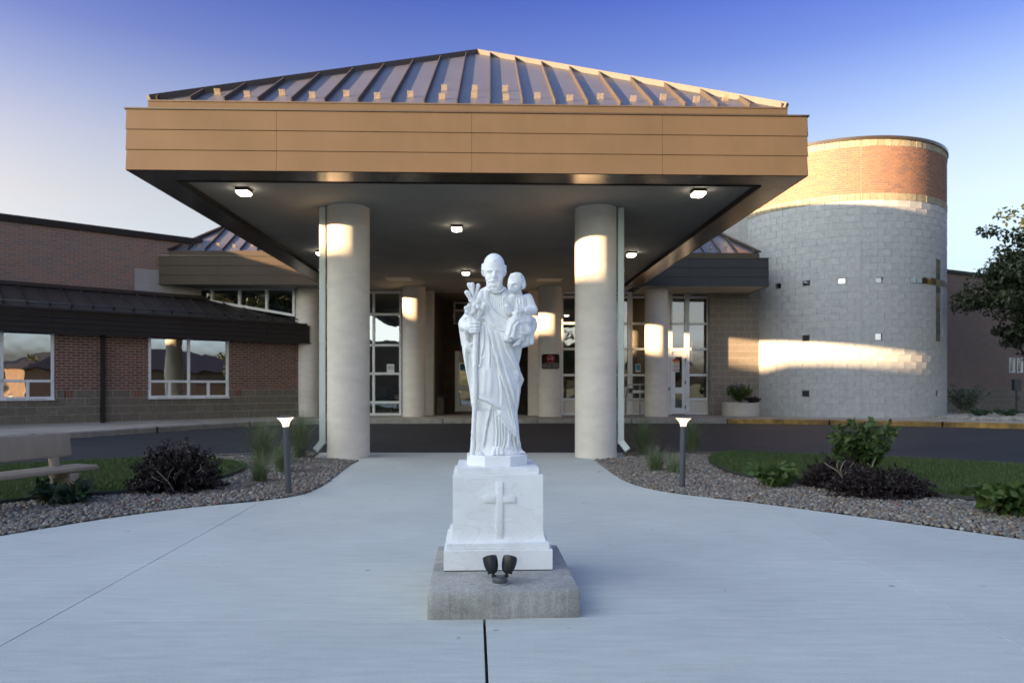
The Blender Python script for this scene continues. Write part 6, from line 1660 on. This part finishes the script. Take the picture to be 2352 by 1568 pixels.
# sprawling barberry and green shrub on the right
p1 = gp(2010, 1140); s1 = mound('barberry_shrub', (p1.x+.06, p1.y, 0), .60, .40, .36, 340, 60, .028, .010, M['barberry'], 'sprawling dark purple shrub in the right stones', 'shrub', 21, 'purple barberry shrubs')
p2 = gp(1935, 1122); s2 = mound('barberry_shrub', (p2.x-.08, p2.y, 0), .42, .36, .42, 200, 55, .028, .010, M['barberry'], 'spiky dark purple shrub just left of the sprawling one at the leafy green bush', 'shrub', 22, 'purple barberry shrubs')
p3 = gp(1975, 1112); s3 = shrub('leafy_shrub', (p3.x, p3.y, 0), 40, .80, .40, .085, .03, 38, M['greenleaf'], 'broad leaved green bush rising above the purple shrubs', 'shrub', 31, side=.9, up=.3)
def rb(u, v, dy=0.0): return dp(u, v, p2.y-.38+dy)
bare_branches(s2, [([rb(1942, 1122), rb(1935, 1096), rb(1925, 1082), rb(1905, 1070), rb(1893, 1062)], .012), ([rb(1935, 1096), rb(1930, 1078), rb(1936, 1064), rb(1942, 1056)], .008), ([rb(1940, 1090), rb(1950, 1075), rb(1962, 1060)], .006), ([rb(1925, 1082), rb(1922, 1066), rb(1928, 1056)], .006), ([rb(1992, 1090), rb(2002, 1075), rb(2006, 1060), rb(2012, 1052)], .009), ([rb(2002, 1075), rb(1992, 1062)], .006), ([rb(1925, 1140), rb(1945, 1146), rb(1962, 1158)], .009)])
# ornamental grasses
def grass_clump(base, n, h, spread, label, seed, w=.0046):
    rr = np.random.default_rng(seed); V, Fc = [], []; k0 = 0
    for k in range(n):
        a = rr.random()*6.283; s_ = spread*(.1+2.3*rr.random()**1.3); hh = h*(.35+.65*rr.random()); bx = base[0]+rr.normal()*.035; by = base[1]+rr.normal()*.035
        sd = Vector((-math.sin(a), math.cos(a), 0))*w*(.6+.6*rr.random()); seg = 6; arch = .2+.75*rr.random()**1.5
        for i in range(seg+1):
            t = i/seg; c = Vector((bx+math.cos(a)*s_*t**1.7, by+math.sin(a)*s_*t**1.7, base[2]+hh*(t*(1+arch)-arch*t**2.6))); q = sd*(1-t*.93)
            V += [tuple(c-q), tuple(c+q)]
        for i in range(seg): Fc.append((k0+2*i, k0+2*i+1, k0+2*i+3, k0+2*i+2))
        k0 += 2*(seg+1)
    r = thing('ornamental_grass', base, label, 'grass clump', 'clumps of ornamental grass'); np_mesh('blades', np.array(V), np.array(Fc), M['ornblade'], r); return r
for u, v, n, h, s_, lab, sd in ((604, 1066, 640, .78, .42, 'tall arching grass clump behind the left bollard light', 1), (688, 1052, 560, .84, .34, 'tall grass clump between the left bollard light and left column', 2), (596, 1108, 280, .44, .26, 'short grass tuft standing left of the left bollard light', 3), (648, 1086, 340, .50, .26, 'medium grass clump right behind the left bollard light post', 4),
                                (1478, 1046, 560, .72, .34, 'tall grass clump beside the right front column', 5), (1506, 1082, 240, .42, .32, 'low sprawling grass tuft left of the right bollard light', 6), (1592, 1040, 400, .66, .22, 'tall grass clump right behind the right bollard light', 7), (1548, 1088, 90, .38, .15, 'thin grass tuft touching the right bollard light post', 8)):
    q = gp(u, v); grass_clump((q.x, q.y, -.01), n, h, s_, lab, sd)
# broad leaved perennials
def perennial(u, v, n, h, s_, L, Wd, m_, lab, sd, dv=0):
    q = gp(u, v); return shrub('leafy_perennial', (q.x, q.y, 0), n, h, s_, L, Wd, 16, m_, lab, 'plant', sd, 'low leafy plants in the stones', twig=False, side=.7, up=.5)
perennial(150, 1158, 26, .20, .26, .12, .028, M['bluegreen'], 'low dark green leafy plant at the bench legs', 41)
perennial(1776, 1118, 26, .24, .26, .12, .035, M['limeleaf'], 'low bright green leafy plant at the edge of the right lawn', 42)
perennial(2318, 1185, 30, .30, .30, .13, .04, M['limeleaf'], 'bright green leafy plant at the right edge of the stones', 43)
q = gp(1795, 1112); 
# planter flowers
fpq = Vector((pp.x, pp.y, ZW+.40))
fl2 = shrub('planter_flowers', tuple(fpq), 46, .55, .42, .08, .022, 30, M['greenleaf'], 'leafy plants with purple spikes growing in the round planter', 'plant', 51, twig=False)
D = []; rr = np.random.default_rng(5); Pn = []
for k in range(18):
    c = np.array([pp.x+rr.uniform(-.35, .35), pp.y+rr.uniform(-.3, .3), ZW+.78+rr.uniform(0, .12)])
    for j in range(26): Pn.append(c+np.array([rr.normal()*.012, rr.normal()*.012, j*.007])); D.append(rr.normal(size=3))
leaf_cloud(np.array(Pn), np.array(D), .022, .008, M['purple'], 'flower_spikes', fl2)
tr = branch_tree((pp.x+.3, pp.y-.2, ZW+.42), 26, .22, .36, 9); Pn = [tuple(s_[i].lerp(s_[i+1], .5)) for s_ in tr for i in range(5) for _ in range(5)]
leaf_cloud(np.array(Pn)+rng.normal(size=(len(Pn), 3))*.02, rng.normal(size=(len(Pn), 3)), .06, .022, M['barberry'], 'trailing_foliage', fl2)
# shrubs at the far building
q = dp(2215, 945, 22.6); shrub('bare_shrub', (q.x, q.y, ZW), 80, 1.0, .75, .05, .016, 26, M['bluegreen'], 'thin grey green shrub at the foot of the far brown building', 'shrub', 61)
for u, v, lab, sd in ((2252, 953, 'low blue green mound on the pale stones right of the tower', 62), (2316, 962, 'small dark tuft on the pale stones near the right edge', 63)):
    q = dp(u, v, 20.8); shrub('low_mound', (q.x, q.y, ZW), 40, .26, .34, .06, .016, 18, M['bluegreen'], lab, 'plant', sd, twig=False)
# fallen leaves
lm = MB(); ang = [math.pi/2+k*math.pi/5 for k in range(10)]
lm.add([(0, 0, .012)]+[((.045 if k % 2 == 0 else .02)*math.cos(a), (.045 if k % 2 == 0 else .02)*math.sin(a), .004*((k*7) % 3)) for k, a in enumerate(ang)], [(0, 1+k, 1+(k+1) % 10) for k in range(10)])
lme = bpy.data.meshes.new('fallen_leaf'); lme.from_pydata(lm.v, [], lm.f); lme.materials.append(M['redleaf'])
for u, v, lab in ((637, 1102, 'red fallen leaf on the stones left of the left bollard light'), (733, 1113, 'red fallen leaf on the stones nearest the left column'), (612, 1080, 'red fallen leaf among the grass tufts left of the left bollard light'), (362, 1152, 'red fallen leaf in front of the rounded purple shrub'), (270, 1160, 'red fallen leaf between the bench plant and the purple shrub'), (500, 1158, 'red fallen leaf on the stones right of the purple shrub'), (1376, 1085, 'red fallen leaf at the foot of the right front column'), (2060, 1160, 'red fallen leaf under the sprawling purple shrub'), (1720, 1146, 'red fallen leaf at the concrete edge below the small green plant')):
    q = gp(u, v, .03); o = bpy.data.objects.new('fallen_leaf', lme); C.objects.link(o); o.location = (q.x, q.y, .04); o.rotation_euler = (random.uniform(-.5, .5), random.uniform(-.5, .5), random.random()*6); sc_ = random.uniform(.6, 1.0); o.scale = (sc_, sc_, sc_)
    tag(o, lab, 'leaf', 'fallen red leaves')

# ------------------------------------------------------------------ trees
def tree(name, base, h, crown_c, crown_r, n_leaf, L, label, seed, mat_, limbs=9, clumps=60, trunk_r=.16, group=None, cf=.13):
    rr = np.random.default_rng(seed); r = thing(name, base, label, 'tree', group); bz = Vector(base); b = MB()
    cc = Vector(crown_c); top = bz.lerp(cc, .55)
    b.tube([bz, bz.lerp(top, .5)+Vector((.05, 0, 0)), top, cc+Vector((0, 0, crown_r[2]*.5))], [trunk_r, trunk_r*.8, trunk_r*.6, trunk_r*.2], 10)
    P, D = [], []
    for k in range(clumps):
        d = rr.normal(size=3); d /= np.linalg.norm(d); rad = rr.random()**.38
        c = np.array(cc)+d*np.array(crown_r)*rad*(1+.18*math.sin(5*d[0]+7*d[2]))
        cs = min(crown_r)*(cf+cf*1.15*rr.random())
        if k % max(1, clumps//60) == 0:
            s0 = top.lerp(cc, rr.random()*.8); e = Vector(c); m_ = s0.lerp(e, .5)+Vector((0, 0, .1*crown_r[2])); b.tube([s0, m_, e], [trunk_r*.26, trunk_r*.15, trunk_r*.04], 5, False)
        m = int(n_leaf/clumps*(.5+rr.random())); q = rr.normal(size=(m, 3)); q *= (rr.random((m, 1))**.4)/np.linalg.norm(q, axis=1, keepdims=True)
        P.append(c+q*cs*np.array([1.25, 1.25, .8])); D.append(rr.normal(size=(m, 3))+np.array([0, 0, -.3]))
    leaf_cloud(np.concatenate(P), np.concatenate(D), L, L*.33, mat_, 'crown', r)
    b.build('trunk', M['bark'], r, smooth=True)
    return r
tq = dp(2470, 945, 19.2)
tree('broadleaf_tree', (tq.x, tq.y, .1), 6, (tq.x+.15, tq.y, 4.1), (2.45, 2.2, 2.35), 44000, .12, 'dark leafy tree with ragged crown at the right edge', 71, M['treeleaf'], clumps=420, trunk_r=.15, cf=.085)
# trees and houses around the place, seen in the window reflections
k = 0
tx = None
for x, y, h, s_ in ((34, -22, 6, .8), (20, -34, 7, .9), (10, -40, 8, 1.0), (46, -8, 6, .8), (52, -30, 8, 1.0), (32, -36, 7, .9), (0, -48, 8, 1.0), (44, 3, 5.5, .7), (60, -18, 7, .9), (-20, -19, 11, 1.1), (-27, -30, 13, 1.3), (-23, -12, 9, .8)):
    if tx is None: tx = tree('broadleaf_tree', (0, 0, 0), 9, (0, 0, 5.4), (3.6, 3.6, 3.4), 7000, .38, 'x', 81, M['treeleaf'], clumps=70, trunk_r=.25, group='trees across the grounds'); o = tx
    else: o = copy_tree(tx)
    o.location = (x, y, -.3); o.scale = (s_, s_, s_*h/9); o.rotation_euler = (0, 0, x*1.7); o['label'] = 'leafy tree across the grounds behind the viewpoint'
def house(name, c, ang, w, d, h, rh, label):
    r = thing(name, (c[0], c[1], -.3), label, 'building'); ca, sa = math.cos(ang), math.sin(ang)
    def q(x, y, z): return (c[0]+x*ca-y*sa, c[1]+x*sa+y*ca, z-.3)
    b = MB(); P = [(-w, -d), (w, -d), (w, d), (-w, d)]
    b.add([q(x, y, 0) for x, y in P]+[q(x, y, h) for x, y in P], [(0, 1, 5, 4), (1, 2, 6, 5), (2, 3, 7, 6), (3, 0, 4, 7), (4, 5, 6, 7)]); b.build('wall', M['tex_brick'], r)
    e = .5; b = MB(); hl_ = max(0.0, w-d)
    b.add([q(x*(1+e/abs(x)), y*(1+e/abs(y)), h+.02) for x, y in P]+[q(-hl_, 0, h+rh), q(hl_, 0, h+rh)], [(0, 1, 5, 4), (1, 2, 5), (2, 3, 4, 5), (3, 0, 4), (3, 2, 1, 0)]); b.build('roof', M['darkroof'], r)
    return r
house('brick_house', (42, -20), .5, 12, 6, 3.0, 2.4, 'low brick house across the grounds reflected in the windows')
# neighbouring wing at the left that shades the plaza at this hour
d2 = Vector((SUN_TO.x, SUN_TO.y)).normalized(); e2 = Vector((d2.y, -d2.x))
def sp_(a, s_, z): return (d2.x*a+e2.x*s_, d2.y*a+e2.y*s_, z)
nb = thing('neighbour_wing', sp_(-26, -12, -.3), 'flat roofed brick wing out of view at the left whose shadow covers the plaza', 'building')
tE = math.tan(SUN_EL); AC = -24.0
prof = [(30, 3.68), (-10, 3.68), (-13.3, 3.72), (-15.4, 3.66), (-16.3, 3.46), (-17.2, 3.62), (-18.4, 3.9), (-20.2, 3.92), (-22.5, 5.2), (-23.6, 5.6), (-34, 5.6), (-60, 5.6)]
b = MB()
for (s0, z0), (s1, z1) in zip(prof, prof[1:]):
    for a_ in (AC, AC-6):
        zz0, zz1 = z0-AC*tE, z1-AC*tE
        b.quad(sp_(a_, s0, -.3), sp_(a_, s1, -.3), sp_(a_, s1, zz1), sp_(a_, s0, zz0))
    b.quad(sp_(AC, s0, z0-AC*tE), sp_(AC, s1, z1-AC*tE), sp_(AC-6, s1, z1-AC*tE), sp_(AC-6, s0, z0-AC*tE))
b.build('wall', M['tex_brick'], nb)
